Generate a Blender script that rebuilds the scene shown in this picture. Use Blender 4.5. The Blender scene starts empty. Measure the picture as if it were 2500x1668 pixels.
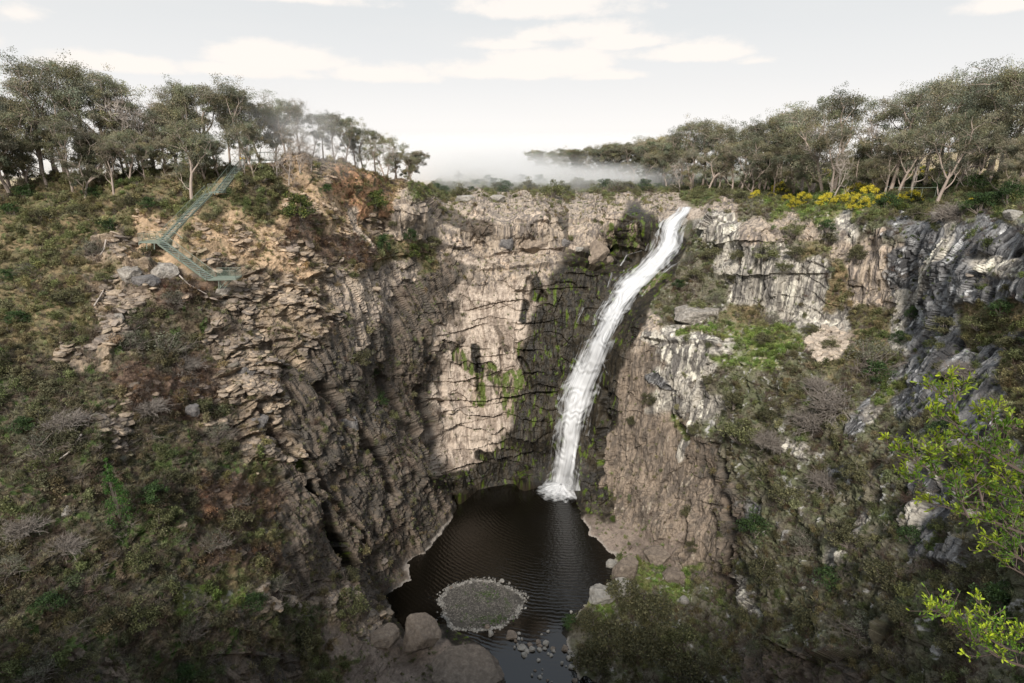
import bpy, math, random
import numpy as np
from mathutils import Vector, Matrix, Euler
random.seed(7)
RNG = np.random.default_rng(7)
S = bpy.context.scene
COL = S.collection
# ------------------------------------------------------------------ camera
CH = 70.0                      # camera height above the plunge pool
PITCH = math.radians(17.6)
FP = 569.0                     # focal length in pixels of a 1024 wide frame
cp, sp = math.cos(PITCH), math.sin(PITCH)
SC = 1024.0 / 2350.0
cam_d = bpy.data.cameras.new('camera'); cam = bpy.data.objects.new('camera', cam_d); COL.objects.link(cam)
cam.location = (0, 0, CH); cam.rotation_euler = (math.pi/2 - PITCH, 0, 0)
cam_d.sensor_width = 36; cam_d.lens = 36*FP/1024; cam_d.clip_end = 20000; cam_d.clip_start = 0.05
S.camera = cam
def ray(x, y):
    """direction through a point of the survey photograph (2350 wide), scaled so that depth = 1"""
    X = (np.asarray(x)*SC - 512)/FP; Yv = -(np.asarray(y)*SC - 341.5)/FP
    return X, cp + Yv*sp, -sp + Yv*cp
def ptY(x, y, Y):
    a, b, c = ray(x, y); t = Y/b
    return np.stack([a*t, np.broadcast_to(b*t, np.shape(a*t)), CH + c*t], -1)
def ptZ(x, y, z):
    a, b, c = ray(x, y); t = (z-CH)/c
    return np.stack([a*t, b*t, CH + c*t], -1)
def ptT(x, y, t):
    a, b, c = ray(x, y)
    return np.stack([a*t, b*t, CH + c*t], -1)
# ------------------------------------------------------------------ noise
def _h(ix, iy, iz, seed):
    h = (ix.astype(np.uint32)*np.uint32(374761393) + iy.astype(np.uint32)*np.uint32(668265263)
         + iz.astype(np.uint32)*np.uint32(2246822519) + np.uint32((seed*3266489917) & 0xffffffff))
    h = (h ^ (h >> np.uint32(13)))*np.uint32(1274126177)
    h = h ^ (h >> np.uint32(16))
    h = h*np.uint32(2654435761); h ^= h >> np.uint32(15)
    return h
def perlin(P, seed=0):
    P = np.asarray(P, np.float32)
    f = np.floor(P); i = f.astype(np.int64); d = (P - f).astype(np.float32)
    u = d*d*d*(d*(d*6-15)+10)
    out = 0
    for cx in (0, 1):
        wx = u[..., 0] if cx else 1-u[..., 0]
        for cy in (0, 1):
            wy = u[..., 1] if cy else 1-u[..., 1]
            for cz in (0, 1):
                wz = u[..., 2] if cz else 1-u[..., 2]
                h = _h(i[..., 0]+cx, i[..., 1]+cy, i[..., 2]+cz, seed)
                gx = (h & np.uint32(1023)).astype(np.float32)/511.5-1
                gy = ((h >> np.uint32(10)) & np.uint32(1023)).astype(np.float32)/511.5-1
                gz = ((h >> np.uint32(20)) & np.uint32(1023)).astype(np.float32)/511.5-1
                out = out + wx*wy*wz*(gx*(d[..., 0]-cx)+gy*(d[..., 1]-cy)+gz*(d[..., 2]-cz))
    return out*1.6
def fbm(P, octs=4, seed=0, gain=0.5, ridge=False):
    a = 1.0; tot = 0; s = 0; P = np.asarray(P, np.float32)
    for o in range(octs):
        n = perlin(P*(2.03**o) + o*17.3, seed+o*31)
        if ridge: n = 1-2*np.abs(n)*1.6
        tot = tot + a*n; s += a; a *= gain
    return tot/s
def voronoi(P, seed=0):
    """F1, F2, random of the nearest cell"""
    P = np.asarray(P, np.float32)
    f = np.floor(P); i = f.astype(np.int64); d = P - f
    F1 = np.full(P.shape[:-1], 9, np.float32); F2 = F1.copy(); R = np.zeros_like(F1)
    for a in (-1, 0, 1):
        for b in (-1, 0, 1):
            for c in (-1, 0, 1):
                h = _h(i[..., 0]+a, i[..., 1]+b, i[..., 2]+c, seed)
                px = a + .5 + .42*((h & np.uint32(1023)).astype(np.float32)/511.5-1) - d[..., 0]
                py = b + .5 + .42*(((h >> np.uint32(10)) & np.uint32(1023)).astype(np.float32)/511.5-1) - d[..., 1]
                pz = c + .5 + .42*(((h >> np.uint32(20)) & np.uint32(1023)).astype(np.float32)/511.5-1) - d[..., 2]
                q = np.sqrt(px*px+py*py+pz*pz)
                r = ((h*np.uint32(2246822519)) >> np.uint32(8)).astype(np.float32)/16777215.
                n = q < F1
                F2 = np.where(n, F1, np.minimum(F2, q)); R = np.where(n, r, R); F1 = np.where(n, q, F1)
    return F1, F2, R
def sstep(a, b, x):
    t = np.clip((x-a)/(b-a), 0, 1); return t*t*(3-2*t)
# ------------------------------------------------------------------ object helpers
def mesh_np(name, V, F4=None, F3=None, smooth=True):
    me = bpy.data.meshes.new(name)
    V = np.asarray(V, np.float32).reshape(-1, 3)
    fl = []; st = []; n = 0
    if F4 is not None and len(F4):
        F4 = np.asarray(F4, np.int32).reshape(-1, 4); fl.append(F4.ravel()); st.append(np.arange(len(F4))*4); n = len(F4)*4
    if F3 is not None and len(F3):
        F3 = np.asarray(F3, np.int32).reshape(-1, 3); fl.append(F3.ravel()); st.append(np.arange(len(F3))*3+n)
    fl = np.concatenate(fl); st = np.concatenate(st).astype(np.int32)
    me.vertices.add(len(V)); me.vertices.foreach_set('co', V.ravel())
    me.loops.add(len(fl)); me.loops.foreach_set('vertex_index', fl.astype(np.int32))
    me.polygons.add(len(st)); me.polygons.foreach_set('loop_start', st)
    me.polygons.foreach_set('use_smooth', np.full(len(st), smooth))
    me.update(calc_edges=True)
    return me
def vcol(me, name, C):
    a = me.color_attributes.new(name, 'FLOAT_COLOR', 'POINT')
    C = np.asarray(C, np.float32)
    if C.shape[1] == 3: C = np.concatenate([C, np.ones((len(C), 1), np.float32)], 1)
    a.data.foreach_set('color', C.ravel())
def obj(name, me, mat=None, parent=None, **kw):
    o = bpy.data.objects.new(name, me); COL.objects.link(o)
    if mat is not None and me is not None and len(me.materials) == 0: me.materials.append(mat)
    if parent is not None: o.parent = parent
    for k, v in kw.items(): o[k] = v
    return o
def thing(name, label, cat, loc=(0, 0, 0), rz=0, group=None, me=None, mat=None):
    o = obj(name, me, mat)
    o.location = loc; o.rotation_euler = (0, 0, rz); o['label'] = label; o['category'] = cat
    if group: o['group'] = group
    return o
def newmat(name):
    m = bpy.data.materials.new(name); m.use_nodes = True
    nt = m.node_tree; bs = nt.nodes['Principled BSDF']
    return m, nt, bs
def N(nt, t, **kw):
    n = nt.nodes.new(t)
    for k, v in kw.items():
        if k in n.inputs and not hasattr(n, k): n.inputs[k].default_value = v
        elif hasattr(n, k): setattr(n, k, v)
        else: n.inputs[k].default_value = v
    return n
def L(nt, a, b): nt.links.new(a, b)
# ------------------------------------------------------------------ sun, sky
SUN_EL, SUN_AZ = math.radians(39), math.radians(-13)   # the sun stands behind the camera; az: sun position rotated from -Y towards -X
sd = bpy.data.lights.new('sun', 'SUN'); sd.energy = 4.3; sd.angle = math.radians(13); sd.color = (1.0, .935, .85)
so = bpy.data.objects.new('sun', sd); COL.objects.link(so)
sunpos = Vector((math.sin(SUN_AZ)*math.cos(SUN_EL), -math.cos(SUN_AZ)*math.cos(SUN_EL), math.sin(SUN_EL)))
so.rotation_euler = sunpos.to_track_quat('Z', 'Y').to_euler()
so.location = (0, -50, 150)
W = bpy.data.worlds.new('World'); S.world = W; W.use_nodes = True
nt = W.node_tree; bg = nt.nodes['Background']
sky = N(nt, 'ShaderNodeTexSky', sky_type='NISHITA', sun_disc=False)
sky.sun_elevation = SUN_EL; sky.sun_rotation = math.atan2(sunpos.x, sunpos.y)
sky.dust_density = 6; sky.air_density = 1.0; sky.altitude = 900
tc = N(nt, 'ShaderNodeTexCoord')
sep = N(nt, 'ShaderNodeSeparateXYZ'); L(nt, tc.outputs['Generated'], sep.inputs[0])
def M(op, a, b=None, c=None, nt=None, clamp=False):
    nt = nt or W.node_tree
    n = nt.nodes.new('ShaderNodeMath'); n.operation = op; n.use_clamp = clamp
    for i, v in enumerate((a, b, c)):
        if v is None: continue
        if isinstance(v, (int, float)): n.inputs[i].default_value = v
        else: nt.links.new(v, n.inputs[i])
    return n.outputs[0]
az = M('ARCTAN2', sep.outputs[0], sep.outputs[1]); el = M('ARCSINE', sep.outputs[2])
ramp = N(nt, 'ShaderNodeValToRGB'); L(nt, M('MULTIPLY', el, 1/0.9, clamp=True), ramp.inputs[0])
cr = ramp.color_ramp; cr.elements[0].position = 0; cr.elements[0].color = (1.0, .965, .93, 1)
cr.elements[1].position = 1; cr.elements[1].color = (.60, .68, .78, 1)
for p_, c_ in ((.06, (.98, .95, .925)), (.13, (.87, .86, .85)), (.22, (.78, .79, .79)), (.33, (.725, .75, .76)), (.55, (.62, .65, .675))):
    e = cr.elements.new(p_); e.color = (*c_, 1)
# cumulus banks placed by azimuth and elevation, broken up by noise
cvec = N(nt, 'ShaderNodeCombineXYZ'); L(nt, az, cvec.inputs[0]); L(nt, M('MULTIPLY', el, 2.0), cvec.inputs[1])
n1 = N(nt, 'ShaderNodeTexNoise', Scale=11.0, Detail=9.0, Roughness=.60); L(nt, cvec.outputs[0], n1.inputs['Vector'])
n2 = N(nt, 'ShaderNodeTexNoise', Scale=3.2, Detail=5.0, Roughness=.55); L(nt, cvec.outputs[0], n2.inputs['Vector'])
def azel(x, y):
    a, b, c = ray(x, y); r = math.sqrt(a*a+b*b+c*c)
    return math.atan2(a, b), math.asin(c/r)
CL = [(270,150,150,24,.9),(150,150,60,12,.6),(640,140,130,34,1.0),(560,165,140,18,.7),(880,175,100,22,.85),(1180,165,150,26,1.0),(1260,140,120,28,.9),
      (1400,175,70,12,.6),(1240,85,60,20,.7),(1180,105,80,14,.6),(1570,125,120,26,1.0),(1450,100,100,22,.85),(1250,20,160,34,.8),(1360,75,90,22,.6),(600,-10,220,18,.55),(2320,10,120,26,.8),
      (1740,140,24,8,.3),(20,30,50,26,.45),(-200,90,160,30,.8),(2600,120,180,30,.7)]
acc = None
for (x, y, rx, ry, amp) in CL:
    a0, e0 = azel(x, y); a1, _ = azel(x+rx, y); _, e1 = azel(x, y-ry)
    dx = M('MULTIPLY', M('SUBTRACT', az, a0), 1/abs(a1-a0))
    dy = M('MULTIPLY', M('SUBTRACT', el, e0), 1/abs(e1-e0))
    dyb = M('MULTIPLY', M('MINIMUM', dy, 0.0), 1.9)
    dyt = M('MAXIMUM', dy, 0.0)
    q = M('SQRT', M('ADD', M('MULTIPLY', dx, dx), M('ADD', M('MULTIPLY', dyb, dyb), M('MULTIPLY', dyt, dyt))))
    v = M('MULTIPLY', M('SUBTRACT', 1.35, q), amp)
    acc = v if acc is None else M('MAXIMUM', acc, v)
cl = M('ADD', M('ADD', acc, .22), M('MULTIPLY', M('SUBTRACT', n1.outputs['Fac'], .5), 2.6))
cl = M('ADD', cl, M('MULTIPLY', M('SUBTRACT', n2.outputs['Fac'], .5), .8))
mr = N(nt, 'ShaderNodeMapRange', interpolation_type='SMOOTHSTEP'); L(nt, cl, mr.inputs[0])
mr.inputs['From Min'].default_value = -.05; mr.inputs['From Max'].default_value = .75; mr.inputs['To Max'].default_value = 1.0
thin = N(nt, 'ShaderNodeTexNoise', Scale=2.0, Detail=4.0, Roughness=.5)
cv2 = N(nt, 'ShaderNodeCombineXYZ'); L(nt, az, cv2.inputs[0]); L(nt, M('MULTIPLY', el, 5.0), cv2.inputs[1]); L(nt, cv2.outputs[0], thin.inputs['Vector'])
veil = M('MULTIPLY', M('SUBTRACT', thin.outputs['Fac'], .45, clamp=True), 1.2)
mx0 = N(nt, 'ShaderNodeMix', data_type='RGBA'); L(nt, veil, mx0.inputs[0]); L(nt, ramp.outputs[0], mx0.inputs[6]); mx0.inputs[7].default_value = (.90, .87, .84, 1)
mx = N(nt, 'ShaderNodeMix', data_type='RGBA'); L(nt, mr.outputs[0], mx.inputs[0]); L(nt, mx0.outputs[2], mx.inputs[6]); mx.inputs[7].default_value = (1.0, .935, .87, 1)
x10 = N(nt, 'ShaderNodeVectorMath', operation='SCALE'); L(nt, mx.outputs[2], x10.inputs[0]); x10.inputs['Scale'].default_value = 9.0
mx2 = N(nt, 'ShaderNodeMix', data_type='RGBA'); mx2.inputs[0].default_value = .06
L(nt, x10.outputs[0], mx2.inputs[6]); L(nt, sky.outputs[0], mx2.inputs[7])
L(nt, mx2.outputs[2], bg.inputs['Color']); bg.inputs['Strength'].default_value = .105
S.view_settings.view_transform = 'Standard'; S.view_settings.look = 'None'; S.view_settings.exposure = 0.18; S.view_settings.gamma = 1
cy = S.cycles
S.render.engine = 'CYCLES'
cy.max_bounces = 6; cy.diffuse_bounces = 2; cy.glossy_bounces = 3; cy.transmission_bounces = 4; cy.transparent_max_bounces = 24; cy.volume_bounces = 3
cy.use_denoising = True
try: cy.denoiser = 'OPENIMAGEDENOISE'
except Exception: pass
cy.caustics_reflective = False; cy.caustics_refractive = False
# ------------------------------------------------------------------ the gorge: surveyed points (x, y, forward distance)
CTRL = """
-250 700 62;-250 1000 50;-250 1300 41;-250 1640 33;-250 430 84;0 430 88;0 560 76;0 700 66;0 850 58;0 1000 52;0 1150 46.5;0 1300 42;0 1450 38;0 1640 33
150 410 90;300 395 92;430 380 93;560 368 95;700 362 102;780 385 106;850 405 112;960 428 122;300 480 83;300 550 78.5;365 560 77.5;420 520 80;470 450 84.5;540 400 92
450 600 77;510 655 76;600 640 80;430 650 73;300 700 69.5;150 700 67.5;150 1000 53;300 850 63;300 1000 57.5;300 1150 52;300 1300 47;300 1450 42.5;300 1640 37
450 800 70;450 1000 61.5;450 1300 51;450 1640 42;600 500 87;700 430 98;700 500 92;700 600 87;600 750 77.5;600 900 71;600 1100 64;600 1300 57;600 1450 51;600 1640 45
800 450 108;800 520 101;800 600 94.5;740 700 86;800 720 90;760 850 82;800 800 86.5;700 1000 73;800 1000 80;700 1200 67;800 1200 74.5;740 1350 65;840 1400 68;700 1500 57;850 1500 62;850 1640 57;1000 1640 58;1100 1640 58
880 440 118;880 520 113;890 600 108;900 700 104;900 800 100;870 880 95.5;850 930 88.5;900 1000 91;960 1040 94.5;1000 1085 97;1045 1130 100;900 1100 87.5;900 1200 84;1000 1150 97.2
1050 1165 101;930 1290 89;970 1300 90;1000 1250 93.5;1035 1200 98;860 1340 78.5;885 1368 80;905 1410 77;930 1450 74;1000 1480 72;1060 1460 72;1120 1490 69;1160 1560 65;1165 1640 60.5
980 455 126;1000 520 124.5;1000 560 123.5;960 640 112;960 750 107;960 850 104.5;940 900 103.5;990 960 106.5;1010 1030 107.8;1020 1080 108;1040 1120 108.6;1100 1110 108.7;1200 1095 109.4
1100 458 132;1250 462 136;1400 462 134;1500 475 131.5;1575 478 131;1560 505 128.5;1545 530 127
1100 560 128.5;1200 572 131;1300 568 131.5;1400 572 129.5;1450 590 127.5;1100 585 126.5;1200 585 127.5;1300 588 127.5;1380 595 126.5
1080 608 122.5;1200 600 123.5;1320 606 123;1360 620 122.5;1100 640 122;1250 640 122.5;1340 660 121.8
1060 665 120.5;1200 665 121;1340 690 119.5;1050 750 117.5;1150 750 119;1300 750 119;1010 850 114.5;1100 850 116;1250 850 117;1000 900 111.5
1100 885 114.2;1250 905 115;1010 1000 110;1120 1000 111.5;1230 1000 112;1050 1060 109.6;1200 1050 110.6
1530 560 124.5;1500 600 122;1480 620 121;1440 660 118.5;1410 710 117;1370 770 116.2;1345 860 115;1320 920 113.6;1310 1000 112;1300 1060 110.6;1290 1120 109.3
1360 900 113.6;1370 1000 112;1350 1080 110;1390 1000 108;1380 1080 106
1640 468 122;1750 480 112;1880 490 104;2000 490 96.5;2140 500 86.5;2250 492 79;2350 480 71.5;2600 480 55
1600 540 118.5;1650 570 114;1800 560 105;1900 560 99.5;1660 612 110;1800 615 101;1900 622 95.5;1640 640 108.5;1750 632 103;1560 620 114.5;1500 660 115;1460 700 113;1500 720 108.5;1560 700 109.5
1650 720 106;1720 735 103;1800 742 98.5;1900 742 93;2000 560 94;2000 650 91.5;2000 740 88;2100 640 85.5;2100 750 81.5
1420 800 107.5;1400 900 108.5;1470 760 105.5;1500 772 103;1560 790 99.5;1650 795 94.5;1750 800 89.5;1850 810 84.5;1950 830 79;2050 860 74.5
1490 850 102;1600 850 96.5;1650 850 92.5;1440 950 104.5;1500 1000 98.5;1600 1000 91.5;1660 950 88;1400 1100 104.5;1480 1150 96;1500 1210 91.6;1560 1320 83;1600 1200 86.5;1660 1330 81;1640 1100 88.5
1690 1250 76;1700 1330 72.5;1700 900 86.5;1720 1000 81.5;1720 1100 77.5;1800 900 81;1800 1050 73.5;1800 1200 67.5;1800 1350 61;1700 1450 63;1700 1640 54.5
1900 900 76;1900 1000 71;1900 1100 66;1900 1300 57;1900 1480 50;1900 1640 44;2100 900 66.5;2050 1000 62;2100 1100 55;2100 1300 47;2100 1500 40;2100 1640 36
2200 560 76.5;2200 700 70.5;2350 600 65;2350 700 60;2240 780 65;2350 790 56;2200 900 58.5;2350 900 50.5;2350 1100 42;2350 1300 36;2350 1500 31;2350 1640 28;2600 700 48;2600 1000 36;2600 1300 28;2600 1640 22
1330 1150 106;1300 1135 107.6;1340 1190 102.5;1360 1230 99;1420 1280 93.5;1415 1310 90.8;1400 1340 88;1370 1370 85.6;1330 1400 83;1290 1450 79;1310 1500 75;1325 1560 70.5;1330 1640 65.5
1400 1180 101.8;1450 1230 96;1500 1290 88.5;1450 1330 86.5;1500 1380 80;1420 1400 80.5;1400 1470 74.5;1450 1560 66;1450 1640 61;1550 1400 75;1600 1500 65
1700 440 150;1900 440 128;2050 440 113;2200 440 97;2350 420 88;1700 415 210;1900 415 165;2050 400 150;2200 390 135;2350 380 118;1900 385 300;2100 365 230;2350 350 180;2600 340 120
900 420 135;1000 440 165;1000 420 215;1000 400 330;1200 440 165;1200 420 215;1200 400 330;1200 388 500;1000 388 500;1450 445 155;1450 420 215;1450 400 300;1450 385 450;1700 390 330;1600 455 140
"""
cl_ = [tuple(map(float, s.split())) for s in CTRL.replace('\n', ';').split(';') if s.strip()]
CT = np.array(cl_)
def rbf_fit(P, v, smooth=1e-3):
    D = np.sqrt(((P[:, None]-P[None])**2).sum(-1)); n = len(P)
    A = np.zeros((n+3, n+3)); A[:n, :n] = D - np.eye(n)*smooth*100
    A[:n, n] = 1; A[:n, n+1:] = P/1000; A[n, :n] = 1; A[n+1:, :n] = P.T/1000
    w = np.linalg.solve(A, np.concatenate([v, np.zeros(3)])); return w
POOLC = [(1045,1142),(1100,1122),(1180,1110),(1260,1105),(1300,1118),(1320,1150),(1335,1185),(1350,1225),(1410,1275),(1412,1302),(1400,1335),(1360,1368),(1335,1400),(1290,1450),(1312,1500),(1325,1560),(1335,1700),(1165,1700),(1160,1560),(1120,1490),(1060,1455),(985,1440),(930,1450),(905,1412),(885,1368),(945,1330),(935,1292),(975,1270),(1005,1235),(1035,1195),(1050,1165)]
ex_ = []
for (x_, y_) in POOLC:
    Y0 = float(ptZ(x_, y_, .05)[1]); ex_.append((x_, y_, Y0))
    if y_ < 1170: ex_.append((x_, y_-28, Y0+.3)); ex_.append((x_, y_-60, Y0+.9))
ex_ = np.array(ex_, float); dd_ = np.sqrt(((CT[:, None, :2]-ex_[None, :, :2])**2).sum(-1)).min(1)
CT = np.concatenate([CT[dd_ > 22], ex_])
wY = rbf_fit(CT[:, :2], np.log(CT[:, 2]))
def evalY(x, y):
    sh = x.shape; x = x.ravel(); y = y.ravel(); out = np.empty(len(x)); n = len(CT)
    for s in range(0, len(x), 60000):
        xx = x[s:s+60000, None]; yy = y[s:s+60000, None]
        D = np.sqrt((xx-CT[None, :, 0])**2+(yy-CT[None, :, 1])**2)
        out[s:s+60000] = D@wY[:n] + wY[n] + (xx[:, 0]*wY[n+1]+yy[:, 0]*wY[n+2])/1000
    return np.exp(out).reshape(sh)
SKYL = np.array([(-300,418),(0,418),(150,402),(300,388),(430,374),(560,360),(700,352),(780,372),(850,396),(900,412),(960,426),(985,432),(1010,400),(1060,386),(1500,384),(1700,380),(1900,372),(2000,358),(2150,350),(2350,342),(2700,335)], float)
NX, NY, NB = 1300, 640, 46
XS = np.linspace(-260, 2610, NX); YB = 1650.0
sky_y = np.interp(XS, SKYL[:, 0], SKYL[:, 1])
v = np.linspace(0, 1, NY)[:, None]
GX = np.repeat(XS[None], NY, 0); GY = YB + (sky_y[None]-YB)*v
GYd = evalY(GX, GY)
BASE = ptY(GX, GY, GYd)
# pool outline (surveyed) and lowering of the bed under the water
POOL = np.array([(1045,1142),(1100,1122),(1180,1110),(1260,1105),(1300,1118),(1320,1150),(1335,1185),(1350,1225),(1410,1275),(1412,1302),(1400,1335),(1360,1368),(1335,1400),(1290,1450),(1312,1500),(1325,1560),(1335,1700),(1165,1700),(1160,1560),(1120,1490),(1060,1455),(985,1440),(930,1450),(905,1412),(885,1368),(945,1330),(935,1292),(975,1270),(1005,1235),(1035,1195),(1050,1165)], float)
def poly_sd(x, y, P):
    d = np.full(x.shape, 1e9); ins = np.zeros(x.shape, bool)
    for i in range(len(P)):
        a = P[i]; b = P[(i+1) % len(P)]; e = b-a
        t = np.clip(((x-a[0])*e[0]+(y-a[1])*e[1])/(e@e), 0, 1)
        d = np.minimum(d, np.hypot(x-a[0]-t*e[0], y-a[1]-t*e[1]))
        c = ((a[1] > y) != (b[1] > y)) & (x < (b[0]-a[0])*(y-a[1])/(b[1]-a[1]+1e-12)+a[0]); ins ^= c
    return np.where(ins, -d, d)
SD = poly_sd(GX, GY, POOL) + fbm(np.stack([GX/22, GY/16, GX*0], -1), 3, 8)*9*(GY > 1120)
# ------------------------------------------------------------------ ground cover zones, 50 units square, surveyed row by row
ZR = """12g 3t 4o 20u 8f
13g 2t 3o 1t 21u 7u
8g 1t 4g 3t 2o 13c 1p 2c 1x 5y 7u
6g 2t 1g 4t 2b 2t 1l 12c 1w 1x 2z 4c 1z 2x 6k
4g 2l 2t 4t 3l 2b 1g 2g 9c 2w 2x 3z 1x 1g 3c 6k
5g 4l 8l 2c 3n 5c 3w 3x 5z 1g 2c 6k
4g 3l 3b 6l 2c 3n 6p 2w 1m 3x 5z 1g 2c 6k
4g 2l 3q 7l 2c 3n 5p 3w 1c 3x 2g 4z 2g 3k 3g
3g 5q 7l 5n 5p 3w 2c 4z 3y 2s 2g 3k 2g 1k
3q 2l 4q 5l 6n 5p 3w 2h 3z 3y 2x 3g 5k 1g
6q 4b 3l 7n 3p 2m 3w 2h 3z 8x 5k 1g
6q 3b 2q 2l 7n 3p 2m 3w 2h 3z 8x 5k 1g
4q 2l 3q 4l 7n 4p 4w 3h 1n 11x 3k 1g
5q 1l 5q 3l 6n 3p 4w 4h 2n 3x 1z 4x 1k 2x 1z 2x
11q 2g 7n 2p 5w 5h 1n 5x 1k 3x 2z 3x
9q 4b 8n 7w 5h 1n 2x 1z 5x 1k 1z 3x
9q 4b 8n 7w 5h 1n 1k 6x 1z 5x
9q 4g 8n 5w 4s 3h 1n 13x
9q 4b 7n 6w 5s 2h 1k 4x 1z 4x 1k 3x
10q 3g 6n 8w 4s 1y 2n 13x
8q 3y 5l 2n 8w 4y 4x 13x
12q 3q 3l 8w 21x
12q 3g 5s 6w 21x
3q 3n 4q 4n 2g 6s 4w 8x 6n 7x
4q 3n 3q 4n 2g 7s 3w 8x 6n 7x"""
import re
ZL = 'gtolbnqcpwmkxzysufh'
ZG = []
for r in ZR.split('\n'):
    s = ''.join(c*int(n) for n, c in re.findall(r'(\d+)(\w)', r)); s = (s+s[-1]*6)[:47]; ZG.append([ZL.index(c) for c in s])
ZG = np.array(ZG)
# albedo A, albedo B, spot albedo C, spot share, streakiness, spot size, columns, blocks, ledges, rough, shrub, tuft, twig, rubble, shear
ZP = dict(
 g=((.115,.105,.055),(.20,.150,.085),(.09,.11,.04),.22,.0,1.2, .0,.3,.3,.8,  1.0,1.0,.5,.10,0),
 t=((.46,.33,.215),(.29,.21,.135),(.14,.125,.07),.25,.1,1.0,   .0,.2,.3,.7,  .12,.55,.3,.35,0),
 o=((.44,.25,.145),(.34,.215,.13),(.13,.12,.07),.3,.0,1.0,   .0,.2,.2,.7,  .35,.6,.4,.15,0),
 l=((.29,.225,.160),(.17,.135,.105),(.10,.09,.065),.25,.0,1.0, 0.1, 0.7, 1.7, 0.9,  .15,.4,.4,.8,0),
 b=((.125,.085,.062),(.19,.13,.09),(.08,.09,.04),.3,.0,1.2,   .0,.3,.3,.9,   .5,.8,1.5,.2,0),
 n=((.075,.066,.056),(.145,.115,.090),(.09,.095,.045),.22,.7,1.2, 0.7, 0.5, 0.6, 0.6, .08,.22,.12,.02,.45),
 q=((.080,.075,.048),(.135,.105,.072),(.06,.09,.025),.4,.0,1.4,   .0,.5,.5,1.0, 1.0,1.1,1.0,.08,0),
 c=((.37,.305,.24),(.155,.132,.115),(.46,.37,.29),.25,1.0,.8, 0.8, 0.35, 0.5, 0.45,   .04,.06,.02,.04,.0),
 p=((.44,.37,.305),(.23,.185,.15),(.13,.11,.075),.12,.8,1.0, 0.35, 0.45, 1.1, 0.45, .0,.05,.0,.05,.12),
 w=((.015,.013,.010),(.043,.035,.024),(.07,.10,.012),.3,.9,1.5, 0.6, 0.3, 1.1, 0.3, .0,.02,.0,.0,.1),  # wet rock, albedo lowered further to paint the shade beside the falls
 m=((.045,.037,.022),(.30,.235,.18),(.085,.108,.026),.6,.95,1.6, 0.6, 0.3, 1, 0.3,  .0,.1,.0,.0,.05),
 k=((.205,.203,.203),(.06,.059,.061),(.52,.52,.52),.24,1.0,.8, 0.9, 0.35, 0.15, 0.5,   .10,.08,.05,.05,-.45),
 x=((.145,.130,.095),(.10,.105,.060),(.36,.35,.33),.24,.1,1.0, 0.3, 0.6, 0.4, 0.9,  .5,.6,.7,.05,.2),
 z=((.40,.37,.32),(.13,.12,.11),(.58,.55,.47),.3,1.0,1.0, 1, 0.35, 0.3, 0.45,   .03,.05,.05,.05,.05),
 y=((.10,.13,.035),(.17,.16,.07),(.36,.34,.29),.3,.0,1.3,       .0,.5,.3,.7,   .5,1.0,.3,.2,0),
 s=((.255,.205,.168),(.16,.128,.105),(.10,.105,.05),.15,.2,1.5, 0, 0.35, 0.3, 0.35,  .02,.1,.0,.1,0),
 u=((.125,.125,.070),(.17,.145,.09),(.10,.13,.04),.3,.0,2.0,    .0,.0,.0,.5,   1.0,1.2,.6,.05,0),
 h=((.225,.18,.14),(.115,.095,.078),(.30,.26,.21),.15,1.0,.9,  .9,.35,.4,.45,   .04,.06,.03,.0,.0),
 f=((.46,.37,.24),(.40,.32,.20),(.3,.26,.15),.2,.0,6.0,          .0,.0,.0,.3,   .0,.0,.0,.0,0))
def zone_w(x, y, warp):
    """soft weights of every zone at survey points"""
    u = (x+warp[..., 0])/50-.5; w = (y+warp[..., 1]-350)/50-.5
    u = np.clip(u, 0, 45.999); w = np.clip(w, 0, 23.999)
    i = np.floor(u).astype(int); j = np.floor(w).astype(int); fu = u-i; fw = w-j
    fu = sstep(.2, .8, fu); fw = sstep(.2, .8, fw)
    out = np.zeros((len(ZL),)+x.shape, np.float32)
    for a, b, ww in ((0,0,(1-fu)*(1-fw)),(1,0,fu*(1-fw)),(0,1,(1-fu)*fw),(1,1,fu*fw)):
        zi = ZG[j+b, i+a]
        for k in range(len(ZL)):
            out[k] += np.where(zi == k, ww, 0)
    return out
wn = np.stack([GX/60, GY/60, GX*0], -1)
warp = np.stack([fbm(wn, 4, 5), fbm(wn+40, 4, 9)], -1)*62
ZW = zone_w(GX, GY, warp)
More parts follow.
